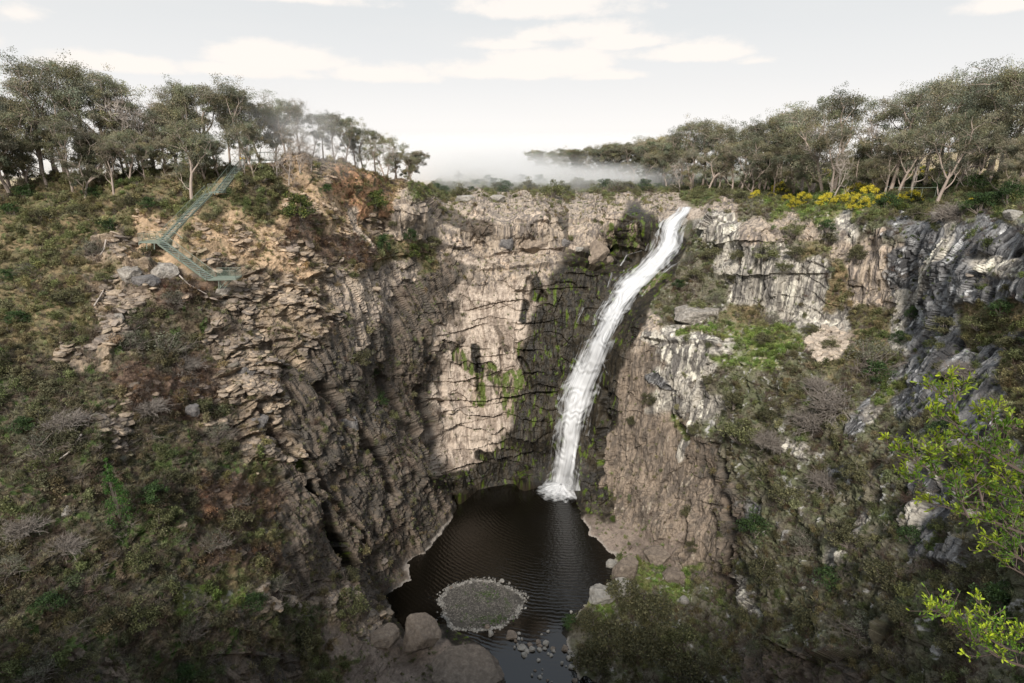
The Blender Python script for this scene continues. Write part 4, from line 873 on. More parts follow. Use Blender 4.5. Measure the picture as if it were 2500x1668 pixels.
for i, s in enumerate(STN.split(';')):
    x, y, w, h, k = s.split(); X_, Y_ = ns_(float(x), float(y))
    o = B(X_, Y_, float(w)/4.7*.94, float(h)/4.7*.94*.8, k, MR_PALE if i % 4 else MR_BRN, '', name='stream_stone', j=i % 3, rz=random.uniform(-.9, .9), zfix=-.02, group='stones across the outflow', cat='stone', sink=.3)
    STONES.append((o, X_, Y_, float(w)))
# ------------------------------------------------------------------ gravel island
cI = ptZ(1103, 1390, 0.0); RIx = (1197-1010)/2*SC*(cI[1]/float(ray(1103, 1390)[1]))/FP; e1_, e2_ = ptZ(1103, 1333, 0), ptZ(1103, 1447, 0); RIy = (e1_[1]-e2_[1])/2; cI[1] = (e1_[1]+e2_[1])/2
nr, na = 60, 220
rr = np.linspace(0, 1.12, nr)[:, None]; aa = np.linspace(0, 2*math.pi, na, endpoint=False)[None]
wob = 1+.05*np.sin(3*aa+1)+.04*np.sin(5*aa)+.02*np.sin(11*aa)
Xi = rr*np.cos(aa)*RIx*wob; Yi = rr*np.sin(aa)*RIy*wob
Zi = .42*(1-rr**3.5)+0*aa; Pi = np.stack([Xi, Yi, Zi], -1); Pi[..., 2] += fbm(Pi*np.array([.8, .8, 0]), 4, 500)*.22*(1-rr**4)+fbm(Pi*np.array([4, 4, 0]), 2, 502)*.07
i2 = np.arange(nr*na).reshape(nr, na); j2 = np.roll(i2, -1, 1)
mi = mesh_np('gravel_bar', Pi, np.stack([i2[:-1], j2[:-1], j2[1:], i2[1:]], -1).reshape(-1, 4), smooth=False)
gcol = np.array([.085, .078, .068])*(1+.5*fbm(Pi*np.array([3, 3, 0]), 3, 505))[..., None]
gg = sstep(.15, .35, fbm(Pi*np.array([.55, .55, 0])+7, 3, 507))[..., None]*(rr < .85)[..., None]
gcol = gcol*(1-gg*.6)+np.array([.07, .11, .03])*gg*.6
vcol(mi, 'alb', gcol.reshape(-1, 3)); vcol(mi, 'aux', np.zeros((nr*na, 3)))
isl = thing('gravel_island', 'oval grey gravel island ringed with pale pebbles in the dark pool', 'island', cI)
obj('gravel_bar', mi, mt, isl); ISLE = isl
# ------------------------------------------------------------------ green steel staircase
MG, nt, bs = newmat('green_painted_steel'); bs.inputs['Base Color'].default_value = (.19, .225, .185, 1); bs.inputs['Roughness'].default_value = .45; bs.inputs['Metallic'].default_value = .0
MMESH, nt, bs = newmat('green_mesh_infill'); bs.inputs['Base Color'].default_value = (.26, .34, .27, 1); bs.inputs['Roughness'].default_value = .6
tcn = N(nt, 'ShaderNodeTexCoord')
tp = N(nt, 'ShaderNodeBsdfTransparent'); ms_ = N(nt, 'ShaderNodeMixShader')
chk = N(nt, 'ShaderNodeTexWave'); chk.inputs['Scale'].default_value = 5.0; L(nt, tcn.outputs['Object'], chk.inputs['Vector'])
ms_.inputs[0].default_value = .10; L(nt, tp.outputs[0], ms_.inputs[1]); L(nt, bs.outputs[0], ms_.inputs[2]); L(nt, ms_.outputs[0], nt.nodes['Material Output'].inputs[0])
MTREAD, nt, bs = newmat('steel_grating'); bs.inputs['Base Color'].default_value = (.24, .29, .27, 1); bs.inputs['Roughness'].default_value = .5
def bar(A, a, b, r=.035, sides=5):
    V, F = tube([a, (np.array(a)+np.array(b))/2, b], [r, r, r], sides); A.add(V, F)
def boxm(A, c, ux, uy, uz):
    c, ux, uy, uz = map(lambda q: np.asarray(q, float), (c, ux, uy, uz))
    V = np.array([c+a*ux+b*uy+d*uz for a in (-1, 1) for b in (-1, 1) for d in (-1, 1)])
    A.add(V, [(0, 1, 3, 2), (4, 6, 7, 5), (0, 4, 5, 1), (2, 3, 7, 6), (0, 2, 6, 4), (1, 5, 7, 3)])
def zs(x, y): return (300+x/4.1275)*.94, (340+y/4.1275)*.94
def ter_t(X_, Y_):
    best = 1e9
    for a in (-14, 0, 14):
        for b in (-14, 0, 14):
            p = at_px(X_+a, Y_+b)[0]; best = min(best, p[1]/float(ray(X_+a, Y_+b)[1]))
    return best
def P3(x, y, t, d=.5):
    X_, Y_ = zs(x, y); return ptT(X_, Y_, min(t, ter_t(X_, Y_)-d))
stair = thing('staircase', 'long green steel staircase zigzagging down the left slope with railed platforms', 'staircase')
ZUP = np.array([0, 0, 1.])
def platform(quad, z, legs, braces=(), open_sides=(), name='platform', rail_h=1.12):
    """quad: four plan points; deck with fascia, railing with posts and mesh, legs"""
    q = [np.array([a, b, z]) for a, b in quad]; A = Acc()
    V = np.array(q+[p-ZUP*.16 for p in q]); A.add(V, [(0, 1, 2, 3), (7, 6, 5, 4), (0, 4, 5, 1), (1, 5, 6, 2), (2, 6, 7, 3), (3, 7, 4, 0)])
    pf = obj(name, A.mesh(name), MG, stair)
    R = Acc(); Mh = Acc()
    for i in range(4):
        if i in open_sides: continue
        a, b = q[i], q[(i+1) % 4]; n = max(1, int(round(np.linalg.norm(b-a)/1.5)))
        for k in range(n+1): p = a+(b-a)*k/n; bar(R, p, p+ZUP*rail_h, .022)
        for hh_ in (rail_h, rail_h*.08): bar(R, a+ZUP*hh_, b+ZUP*hh_, .022)
        Mh.add(np.array([a+ZUP*.1, b+ZUP*.1, b+ZUP*(rail_h-.06), a+ZUP*(rail_h-.06)]), [(0, 1, 2, 3)])
    if R.V: obj('railing', R.mesh('railing'), MG, pf)
    if Mh.V: obj('mesh_infill', Mh.mesh('mesh_infill'), MMESH, pf)
    for (a, b) in legs:
        A = Acc(); bar(A, a, b, .055); obj('leg', A.mesh('leg'), MG, pf)
    for (a, b) in braces:
        A = Acc(); bar(A, a, b, .045); obj('brace', A.mesh('brace'), MG, pf)
    return pf
def flight(a, b, w, uu):
    """stair flight from a (top) to b (bottom), w = width, uu = sideways unit vector"""
    a, b = np.array(a), np.array(b); uu = np.array(uu, float); uu /= np.linalg.norm(uu); A = Acc()
    n = int(max(abs(a[2]-b[2])/.19, 4)); d = (b-a); hd = d.copy(); hd[2] = 0; hd /= np.linalg.norm(hd)
    for k in range(n+1):
        p = a+d*k/n; boxm(A, p, uu*w/2, hd*.13, ZUP*.02)
    fl = obj('flight', A.mesh('flight'), MTREAD, stair)
    for s in (-1, 1):
        A = Acc(); o = uu*w/2*s; up = np.cross(d/np.linalg.norm(d), uu); up *= np.sign(up[2])
        boxm(A, (a+b)/2+o-ZUP*.05, d/2, uu*.025, up*.13); obj('stringer', A.mesh('stringer'), MG, fl)
        A = Acc(); m = max(2, int(np.linalg.norm(d)/1.7)); Mh = Acc()
        for k in range(m+1): p = a+d*k/m+o; bar(A, p, p+ZUP*1.05, .02)
        bar(A, a+o+ZUP*1.05, b+o+ZUP*1.05, .024); obj('handrail', A.mesh('handrail'), MG, fl)
        Mh.add(np.array([a+o+ZUP*.1, b+o+ZUP*.1, b+o+ZUP*1.0, a+o+ZUP*1.0]), [(0, 1, 2, 3)]); obj('mesh_infill', Mh.mesh('mesh_infill'), MMESH, fl)
    return fl
# platforms by survey: lowest, middle, small landing, upper deck
pa, pb = P3(852, 1410, 75.2), P3(1140, 1410, 75.6); zl = (pa[2]+pb[2])/2
platform([(pa[0], pa[1]), (pb[0], pb[1]), (pb[0]-.2, pb[1]+2.2), (pa[0]+.2, pa[1]+2.4)], zl,
 [(P3(965, 1410, 75.6), P3(968, 1518, 76.2)), (P3(978, 1410, 77.4), P3(985, 1505, 77.6))],
 [(P3(1055, 1412, 75.6), P3(968, 1512, 76.2)), (P3(1105, 1412, 76.8), P3(1015, 1508, 77.4)), (P3(978, 1440, 75.8), P3(1035, 1500, 77.2))], open_sides=(3,), name='lower_platform')
ma, mb = P3(158, 1035, 76.5), P3(370, 1038, 76.0); zm = (ma[2]+mb[2])/2
platform([(ma[0], ma[1]), (mb[0], mb[1]), (mb[0]+.6, mb[1]+2.3), (ma[0]+.2, ma[1]+2.3)], zm,
 [(P3(162, 1040, 76.5), P3(163, 1070, 76.6)), (P3(240, 1040, 77.5), P3(242, 1105, 77.8)), (P3(316, 1040, 76.3), P3(318, 1110, 76.6)), (P3(372, 1040, 76.2), P3(372, 1082, 76.6))], open_sides=(1,), name='middle_platform')
sa, sb = P3(865, 530, 86.0), P3(965, 535, 86.5); zsm = (sa[2]+sb[2])/2
platform([(sa[0], sa[1]), (sb[0], sb[1]), (sb[0]+.3, sb[1]+1.6), (sa[0]+.3, sa[1]+1.6)], zsm, [(P3(926, 530, 86.2), P3(927, 560, 86.6))], open_sides=(1, 3), name='landing')
ua, ub = P3(1180, 205, 97.0), P3(1482, 207, 97.5); zu = (ua[2]+ub[2])/2
platform([(ua[0], ua[1]), (ub[0], ub[1]), (ub[0]+.5, ub[1]+3.4), (ua[0]+.3, ua[1]+3.4)], zu,
 [(P3(1218, 208, 97.2), P3(1218, 290, 97.4)), (P3(1293, 208, 97.2), P3(1295, 285, 97.6)), (P3(1366, 208, 97.3), P3(1370, 290, 97.6)), (P3(1402, 208, 99), P3(1404, 285, 99.6))],
 [(P3(1442, 210, 97.4), P3(1374, 282, 97.6)), (P3(1455, 210, 99), P3(1402, 270, 99.4))], open_sides=(0,), name='upper_deck')
A = Acc()   # railing of the deck's front, open above the flight
for a, b in ((1245, 1482),):
    for k in range(6):
        xx = a+(b-a)*k/5; p = P3(xx, 205, 97.2); p[2] = zu; bar(A, p, p+ZUP*1.15, .028)
    p, q = P3(a, 205, 97.1), P3(b, 207, 97.5); p[2] = q[2] = zu; bar(A, p+ZUP*1.15, q+ZUP*1.15, .03); bar(A, p+ZUP*.1, q+ZUP*.1, .025)
obj('railing', A.mesh('railing'), MG, stair)
def mid(a, b): return (np.array(a)+np.array(b))/2
f1a = P3(1210, 208, 97.0); f1a[2] = zu-.15; f1b = P3(1010, 425, 89.0); f1b2 = P3(955, 500, 86.6); f1b2[2] = zsm-.1
flight(f1a, f1b2, 1.15, (1, .15, 0))
f2a = P3(868, 545, 86.0); f2a[2] = zsm-.15; f2b = P3(385, 1010, 76.9); f2b[2] = zm-.1
flight(f2a, f2b, 1.15, (1, -.35, 0))
f3a = P3(395, 1040, 76.3); f3a[2] = zm-.15; f3b = P3(880, 1385, 75.9); f3b[2] = zl-.1
flight(f3a, f3b, 1.15, (.75, 1, 0))
# prop legs under the flights
for (x1, y1, x2, y2, t) in ((1165, 320, 1195, 362, 93), (510, 930, 605, 1000, 79), (562, 1160, 565, 1230, 76.5), (770, 1330, 775, 1385, 76.3), (715, 680, 735, 700, 82)):
    A = Acc(); bar(A, P3(x1, y1, t), P3(x2, y2, t+.5), .04); obj('brace', A.mesh('brace'), MG, stair)
# hazard boards and notice on the upper deck
def striped(name):
    m, nt, bs = newmat(name); tcn = N(nt, 'ShaderNodeTexCoord'); w = N(nt, 'ShaderNodeTexWave', wave_type='BANDS', bands_direction='DIAGONAL'); w.inputs['Scale'].default_value = 1.1
    L(nt, tcn.outputs['Object'], w.inputs['Vector']); r = N(nt, 'ShaderNodeValToRGB'); r.color_ramp.interpolation = 'CONSTANT'; r.color_ramp.elements[0].color = (.02, .02, .02, 1); r.color_ramp.elements[1].position = .5; r.color_ramp.elements[1].color = (.75, .52, .03, 1)
    L(nt, w.outputs['Fac'], r.inputs[0]); L(nt, r.outputs[0], bs.inputs['Base Color']); return m
MST = striped('hazard_stripes'); MWH, _, bs = newmat('white_sign_paint'); bs.inputs['Base Color'].default_value = (.8, .8, .77, 1)
def board(name, x1, x2, y, hgt, t, m, label, cat):
    a, b = P3(x1, y, t), P3(x2, y, t); a[2] = b[2]; c = mid(a, b); A = Acc(); u = (b-a)/2; boxm(A, (0, 0, 0), u, np.array([0, .03, 0]), ZUP*hgt/2)
    return thing(name, label, cat, c, me=A.mesh(name), mat=m)
board('hazard_board', 1182, 1252, 150, .34, 96.6, MST, 'upper yellow and black striped barrier board at the stair top', 'barrier board')
board('hazard_board', 1180, 1290, 190, .26, 96.5, MST, 'lower yellow and black striped barrier board at deck level', 'barrier board')
board('notice_board', 1196, 1230, 175, .95, 96.4, MWH, 'white notice between the striped boards at the stair top', 'sign')
board('notice_board', 1303, 1314, 165, .45, 96.4, MWH, 'small white notice on the upper deck railing', 'sign')
# path fence among the trees at far left, and the one behind the wattles
def fence(pts, label, tall=1.1):
    f = None; A = Acc(); P_ = [ptT(x, y, t) for x, y, t in pts]
    r = thing('railing_fence', label, 'fence', P_[0]); P_ = [p-P_[0] for p in P_]
    for a, b in zip(P_[:-1], P_[1:]): bar(A, a, b, .022)
    obj('rail', A.mesh('rail'), MG, r)
    for p in P_: A = Acc(); bar(A, p, p-ZUP*tall*1.2, .022); obj('post', A.mesh('post'), MG, r)
fence([(285, 335, 95), (315, 336, 95.5), (345, 337, 96), (375, 336, 97), (400, 336, 98)], 'thin green railing between trees at the top of the left slope')
fence([(2035, 428, 84), (2065, 431, 83), (2095, 430, 82.5), (2118, 431, 82), (2150, 430, 82)], 'thin green railing behind the double trunked gum on the plateau')
# fallen logs
def log(pts, r, label, m=None):
    P_ = [at_px(x, y)[0]+np.array([0, -.3, .35]) for x, y in pts]; c = P_[0]; V, F = tube([p-c for p in P_], np.linspace(r, r*.5, len(P_)), 6)
    thing('fallen_log', label, 'log', c, me=mesh_np('fallen_log', V, F), mat=m or MBARKW)
log([(412, 625), (440, 650), (478, 680)], .11, 'bleached fallen pole lying down slope under the lower stair flight')
log([(186, 1010), (165, 1045), (143, 1060)], .12, 'grey fallen log in dark scrub on the lower left slope')
log([(218, 700), (235, 670), (246, 655)], .1, 'pale dead stick leaning on the slope left of the lichened boulder')
log([(250, 560), (242, 575), (236, 590)], .12, 'short bleached snag beside the middle platform')
# ------------------------------------------------------------------ waterfall
WF = [(1577,474,16),(1572,486,18),(1556,500,22),(1547,510,26),(1540,530,28),(1534,560,32),(1522,580,38),(1500,605,40),(1478,625,50),(1462,640,50),(1440,668,44),(1425,690,36),(1410,712,32),(1398,735,28),(1388,760,30),(1374,790,36),(1362,820,38),(1350,850,40),(1335,885,44),(1325,915,42),(1317,950,38),(1310,985,36),(1306,1020,34),(1301,1055,33),(1295,1085,35),(1290,1112,38),(1288,1126,40)]
MWF, nt, bs = newmat('falling_water')
a = N(nt, 'ShaderNodeAttribute', attribute_name='flow'); sx_ = N(nt, 'ShaderNodeSeparateColor'); L(nt, a.outputs['Color'], sx_.inputs[0])
cv_ = N(nt, 'ShaderNodeCombineXYZ'); L(nt, M('MULTIPLY', sx_.outputs[0], 11., nt=nt), cv_.inputs[0]); L(nt, M('MULTIPLY', sx_.outputs[1], .5, nt=nt), cv_.inputs[1])
n_ = N(nt, 'ShaderNodeTexNoise', Scale=1.0, Detail=3.0, Roughness=.55); L(nt, cv_.outputs[0], n_.inputs['Vector'])
cv2_ = N(nt, 'ShaderNodeCombineXYZ'); L(nt, M('MULTIPLY', sx_.outputs[0], 9., nt=nt), cv2_.inputs[0]); L(nt, M('MULTIPLY', sx_.outputs[1], 2.5, nt=nt), cv2_.inputs[1])
n2_ = N(nt, 'ShaderNodeTexNoise', Scale=1.0, Detail=4.0); L(nt, cv2_.outputs[0], n2_.inputs['Vector'])
al = M('ADD', M('ADD', sx_.outputs[2], M('MULTIPLY', M('SUBTRACT', n_.outputs['Fac'], .5, nt=nt), 1.7, nt=nt), nt=nt), M('MULTIPLY', M('SUBTRACT', n2_.outputs['Fac'], .5, nt=nt), .9, nt=nt), nt=nt)
al = M('MULTIPLY', al, 1.0, nt=nt, clamp=True)
tp = N(nt, 'ShaderNodeBsdfTransparent'); df = N(nt, 'ShaderNodeBsdfDiffuse'); df.inputs['Color'].default_value = (.90, .91, .93, 1); tl = N(nt, 'ShaderNodeBsdfTranslucent'); tl.inputs['Color'].default_value = (.9, .91, .93, 1)
wc = N(nt, 'ShaderNodeMix', data_type='RGBA'); L(nt, M('MULTIPLY', M('SUBTRACT', n_.outputs['Fac'], .30, nt=nt), 2.5, nt=nt, clamp=True), wc.inputs[0]); wc.inputs[6].default_value = (.66, .67, .69, 1); wc.inputs[7].default_value = (.82, .83, .84, 1); L(nt, wc.outputs[2], df.inputs['Color']); L(nt, wc.outputs[2], tl.inputs['Color'])
m1_ = N(nt, 'ShaderNodeMixShader'); m1_.inputs[0].default_value = .25; L(nt, df.outputs[0], m1_.inputs[1]); L(nt, tl.outputs[0], m1_.inputs[2])
m2_ = N(nt, 'ShaderNodeMixShader'); L(nt, al, m2_.inputs[0]); L(nt, tp.outputs[0], m2_.inputs[1]); L(nt, m1_.outputs[0], m2_.inputs[2]); L(nt, m2_.outputs[0], nt.nodes['Material Output'].inputs[0])
Ysm = None
def fall_strip(name, line, nu, nv, off, cover, parent, seed=0, wid=1.0, amp=.35):
    C = np.array(line, float); s = np.r_[0, np.cumsum(np.hypot(np.diff(C[:, 0]), np.diff(C[:, 1])))]
    q = np.linspace(0, s[-1], nv); cx = np.interp(q, s, C[:, 0]); cy_ = np.interp(q, s, C[:, 1]); hw = np.interp(q, s, C[:, 2])*wid
    for _ in range(6): cx[1:-1] = (cx[:-2]+cx[2:]+2*cx[1:-1])/4; hw[1:-1] = (hw[:-2]+hw[2:]+2*hw[1:-1])/4
    u = np.linspace(-1, 1, nu)[None]; jl = 1+.30*perlin(np.stack([q/34, q*0+seed, q*0], -1), 41)[:, None]+.2*perlin(np.stack([q/14, q*0+seed, q*0], -1), 42)[:, None]; jr = 1+.26*perlin(np.stack([q/30, q*0+seed, q*0], -1), 43)[:, None]
    X = cx[:, None]+u*hw[:, None]*np.where(u < 0, jl, jr); Yp = cy_[:, None]+0*u - np.abs(u)*0
    Yp = Yp + .18*(X-cx[:, None])*np.clip((q[:, None]/s[-1] < .5), 0, 1)*0
    p, n, _, _ = at_px(X, Yp); D = p[..., 1].copy(); D0 = D.copy()
    for _ in range(3):
        D[1:-1] = np.minimum(D[1:-1], np.minimum(D[:-2], D[2:])); D[:, 1:-1] = np.minimum(D[:, 1:-1], np.minimum(D[:, :-2], D[:, 2:]))
    for _ in range(130):
        D[1:-1] = (D[:-2]+D[2:]+2*D[1:-1])/4; D[:, 1:-1] = (D[:, :-2]+D[:, 2:]+2*D[:, 1:-1])/4
    st = (q[:, None]/34+perlin(np.stack([u*1.5+0*q[:, None], q[:, None]/40+0*u, 0*u+0*q[:, None]+seed], -1), 7+seed)*1.6); fr = st-np.floor(st)
    D = D-off-(.5+.5*np.sin(st*6.283))*amp*.5 - (1-u**2)*.35
    pt = ptY(X, Yp, D); ii_ = np.arange(nu*nv).reshape(nv, nu)
    me = mesh_np(name, pt, np.stack([ii_[:-1, :-1], ii_[:-1, 1:], ii_[1:, 1:], ii_[1:, :-1]], -1).reshape(-1, 4), smooth=True)
    cov = cover*(1-np.abs(u)**2.0*1.45)+0*q[:, None] + np.sin(st*6.283)*.14 + .45*perlin(np.stack([u*1.8+0*q[:, None], q[:, None]/70+0*u, 0*u+0*q[:, None]+seed], -1), 51)
    cov = cov*sstep(0, .004, q[:, None]/s[-1]); 
    vcol(me, 'flow', np.stack([(X-cx[:, None])/60+seed*3.3+.5, Yp/160+0*u, cov], -1).reshape(-1, 3))
    return obj(name, me, MWF, parent)
wf = obj('waterfall', None); wf['kind'] = 'structure'; wf['label'] = 'tall white waterfall slanting down stepped dark rock into the pool'
fall_strip('main_cascade', WF, 70, 420, .8, 1.25, wf, 0, wid=.80)
fall_strip('water_veil', [(x-2, y, w) for x, y, w in WF], 70, 300, .25, .45, wf, 3, wid=1.1)
SIDE = [[(1520,492,5),(1513,515,6),(1505,540,8),(1490,575,10)],[(1475,575,4),(1440,585,4),(1425,610,4)],[(1440,625,4),(1420,650,6),(1405,675,9),(1398,700,8)],[(1390,690,5),(1370,720,5),(1362,745,6)],[(1405,625,3),(1395,660,3)],
 [(1340,705,3),(1325,735,5),(1318,750,4)],[(1318,790,2),(1316,860,3)],[(1375,745,6),(1340,800,5),(1320,860,5),(1306,880,5)],[(1336,850,8),(1308,890,9),(1298,915,8),(1296,950,6)],[(1298,905,5),(1285,925,6),(1280,960,5),(1276,985,5)],
 [(1288,960,5),(1272,985,6),(1264,1020,4),(1262,1050,3)],[(1372,800,8),(1390,860,7)],[(1368,900,7),(1352,950,8),(1345,1000,6)],[(1440,555,4),(1380,565,4)],[(1530,640,3),(1490,650,6),(1470,680,6)],[(1352,800,7),(1330,835,7)],[(1560,600,3),(1540,612,6),(1525,625,6)]]
for i, sl in enumerate(SIDE): fall_strip('side_trickle', sl, 9, 60, .35, .12, wf, 10+i, wid=.95, amp=.2)
# foam where it lands
nr, na = 26, 160; rr = np.linspace(0.05, 1, nr)[:, None]; aa = np.linspace(0, 2*math.pi, na)[None]
c0 = ptZ(1287, 1124, 0.0); Rx = 66*SC*(c0[1]/float(ray(1287, 1124)[1]))/FP
rag = 1+.22*perlin(np.stack([np.cos(aa)*3+rr*0, np.sin(aa)*3+rr*0, 0*(rr+aa)], -1), 3)
V = np.stack([rr*np.cos(aa)*Rx*rag, rr*np.sin(aa)*Rx*.8*rag-.6, .06+1.7*(1-rr)**1.2*(1+.3*perlin(np.stack([aa*5+0*rr, rr*4+0*aa, 0*(rr+aa)], -1), 6))], -1)+c0
i2 = np.arange(nr*na).reshape(nr, na)
me = mesh_np('foam', V, np.stack([i2[:-1, :-1], i2[:-1, 1:], i2[1:, 1:], i2[1:, :-1]], -1).reshape(-1, 4), smooth=True)
vcol(me, 'flow', np.stack([rr*np.cos(aa)*.42, rr*np.sin(aa)*9., 1.25-1.7*rr**2+0*aa], -1).reshape(-1, 3)); obj('foam', me, MWF, wf)
# ------------------------------------------------------------------ mist
def mist(c, r, dens, label, aniso=.0, noise=.8, sc=1.4, lo=.42, name='mist', rot=(0, 0, 0)):
    import bmesh
    bm = bmesh.new(); bmesh.ops.create_icosphere(bm, subdivisions=4, radius=1); me = bpy.data.meshes.new(name); bm.to_mesh(me); bm.free()
    m = bpy.data.materials.new(name); m.use_nodes = True; nt = m.node_tree; nt.nodes.remove(nt.nodes['Principled BSDF'])
    pv = N(nt, 'ShaderNodeVolumePrincipled'); pv.inputs['Color'].default_value = (.97, .97, .98, 1); pv.inputs['Anisotropy'].default_value = aniso
    tcn = N(nt, 'ShaderNodeTexCoord'); ln = N(nt, 'ShaderNodeVectorMath', operation='LENGTH'); L(nt, tcn.outputs['Object'], ln.inputs[0])
    n = N(nt, 'ShaderNodeTexNoise', Scale=sc, Detail=4.0, Roughness=.6); L(nt, tcn.outputs['Object'], n.inputs['Vector'])
    f = M('SUBTRACT', 1.0, ln.outputs['Value'], nt=nt, clamp=True); f = M('POWER', f, .8, nt=nt)
    k = M('MULTIPLY', M('SUBTRACT', n.outputs['Fac'], lo, nt=nt, clamp=True), 4.0*noise, nt=nt)
    L(nt, M('MULTIPLY', M('MULTIPLY', f, k, nt=nt), dens, nt=nt), pv.inputs['Density']); L(nt, pv.outputs[0], nt.nodes['Material Output'].inputs['Volume'])
    o = obj(name, me, m); o.location = c; o.scale = r; o.rotation_euler = rot; o['kind'] = 'stuff'; o['label'] = label; return o
mist(ptY(1175, 386, 560), (900, 260, 30), .02, 'pale fog lying along the whole horizon', lo=.05, sc=3.0)
mist(ptY(1130, 392, 330), (150, 130, 12), .045, 'white fog bank filling the valley beyond the cliff rim', lo=.25, sc=1.2)
mist(ptY(1330, 409, 215), (62, 50, 6), .04, 'low white mist drifting in front of the far right trees', lo=.3, sc=1.6)
mist(ptY(1180, 418, 190), (55, 30, 6), .02, 'low mist over the scrub behind the cliff rim', lo=.3, sc=1.6)
mist(ptY(668, 292, 101), (13, 8, 7.5), .12, 'grey mist plume rising through the left ridge trees', lo=.38, sc=1.7, rot=(0, math.radians(32), 0))
#mist(ptY(1425, 530, 124), (9, 4, 8), .10, 'thin spray hanging beside the upper fall', lo=.4, sc=1.5)
mist(ptY(1290, 1090, 106.5), (8, 4, 5), .045, 'fine spray at the foot of the waterfall', lo=.35, sc=1.5)
# ------------------------------------------------------------------ undergrowth, grass, twigs, scree (uncountable)
TC = {}
def tmpl(coll, name, meshes):
    c = TC.get(coll) or bpy.data.collections.new(coll); TC[coll] = c
    o = bpy.data.objects.new(name, meshes); c.objects.link(o)
def joined(parts):
    A = Acc()
    for V, F, c in parts: A.add(V, F, c)
    return A
rng = np.random.default_rng(77)
W3 = np.ones(3)
for i in range(4):   # small leafy scrub, tint comes from the ground it stands on
    A = Acc(); n = 420; d = rng.normal(size=(12, 3)); d[:, 2] = np.abs(d[:, 2]); d /= np.linalg.norm(d, axis=1, keepdims=True); cc = d*np.array([.36, .36, .42])*rng.uniform(.5, 1.1, (12, 1))+np.array([0, 0, .1])
    k = rng.integers(0, 12, n); C = cc[k]+rng.normal(size=(n, 3))*.085; V, F = leaves(rng, C, .10, .5, .3); A.add(V, F, np.repeat(W3*rng.uniform(.55, 1.5, (n, 1))*np.array([1, 1, .9]), 4, 0))
    for j in range(7):
        t = cc[j]; V, F = tube([(0, 0, -.1), t*.5, t*1.15], [.014, .01, .004], 3); A.add(V, F, np.array([1.6, 1.3, 1.3]))
    me = A.mesh('scrub'); me.materials.append(MLEAFI); tmpl('scrub_kinds', 'scrub_plant', me)
for i in range(4):   # grass
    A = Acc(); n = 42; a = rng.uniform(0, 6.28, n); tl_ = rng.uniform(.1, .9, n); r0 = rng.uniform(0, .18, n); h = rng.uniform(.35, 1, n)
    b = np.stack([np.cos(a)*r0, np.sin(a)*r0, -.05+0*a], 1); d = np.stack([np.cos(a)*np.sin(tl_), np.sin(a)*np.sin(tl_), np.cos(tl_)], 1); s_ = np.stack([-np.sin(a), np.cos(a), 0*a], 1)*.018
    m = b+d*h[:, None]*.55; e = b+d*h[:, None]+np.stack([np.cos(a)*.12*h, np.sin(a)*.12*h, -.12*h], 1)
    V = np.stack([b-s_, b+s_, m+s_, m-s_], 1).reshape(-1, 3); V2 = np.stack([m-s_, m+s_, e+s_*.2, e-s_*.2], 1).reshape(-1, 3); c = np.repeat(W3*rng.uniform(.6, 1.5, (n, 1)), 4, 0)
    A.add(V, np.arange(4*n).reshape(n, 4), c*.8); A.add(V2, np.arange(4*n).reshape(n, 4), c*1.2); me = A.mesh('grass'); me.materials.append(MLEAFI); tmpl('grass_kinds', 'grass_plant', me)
for i in range(3):   # bare twigs
    A = Acc()
    for j in range(26):
        d = rng.normal(size=3); d[2] = abs(d[2])*.9+.1; d /= np.linalg.norm(d); p = rng.normal(size=3)*np.array([.1, .1, 0]); pts = [p]; ln = rng.uniform(.35, .8)
        for q in range(4): d = d+rng.normal(size=3)*.3; d /= np.linalg.norm(d); pts.append(pts[-1]+d*ln/4)
        V, F = tube(pts, np.linspace(.010, .003, 5), 3); A.add(V, F, W3*rng.uniform(.7, 1.3))
        for b in range(2):
            s_ = pts[rng.integers(1, 4)]; d2 = d+rng.normal(size=3)*.8; d2 /= np.linalg.norm(d2); V, F = tube([s_, s_+d2*ln*.2, s_+d2*ln*.36], [.006, .004, .002], 3); A.add(V, F, W3*rng.uniform(.7, 1.3))
    me = A.mesh('twigs'); me.materials.append(MLEAFI); tmpl('twig_kinds', 'twig_plant', me)
MSC, nt, bs = newmat('scree_stone')
t = N(nt, 'ShaderNodeAttribute', attribute_name='tint'); t.attribute_type = 'INSTANCER'; geo = N(nt, 'ShaderNodeNewGeometry'); n = N(nt, 'ShaderNodeTexNoise', Scale=3.0, Detail=6.0, Roughness=.7); L(nt, geo.outputs['Position'], n.inputs['Vector'])
mr_ = N(nt, 'ShaderNodeMapRange'); L(nt, n.outputs['Fac'], mr_.inputs[0]); mr_.inputs['From Min'].default_value = .3; mr_.inputs['From Max'].default_value = .7; mr_.inputs['To Min'].default_value = .55; mr_.inputs['To Max'].default_value = 1.5
v_ = N(nt, 'ShaderNodeVectorMath', operation='SCALE'); L(nt, t.outputs['Color'], v_.inputs[0]); L(nt, mr_.outputs[0], v_.inputs['Scale']); L(nt, v_.outputs[0], bs.inputs['Base Color']); bs.inputs['Roughness'].default_value = .9
for i in range(5):
    me = rock_mesh(600+i, 'flat' if i < 4 else 'block', 3)[0]; me.materials.append(MSC); tmpl('stone_kinds', 'loose_stone', me)
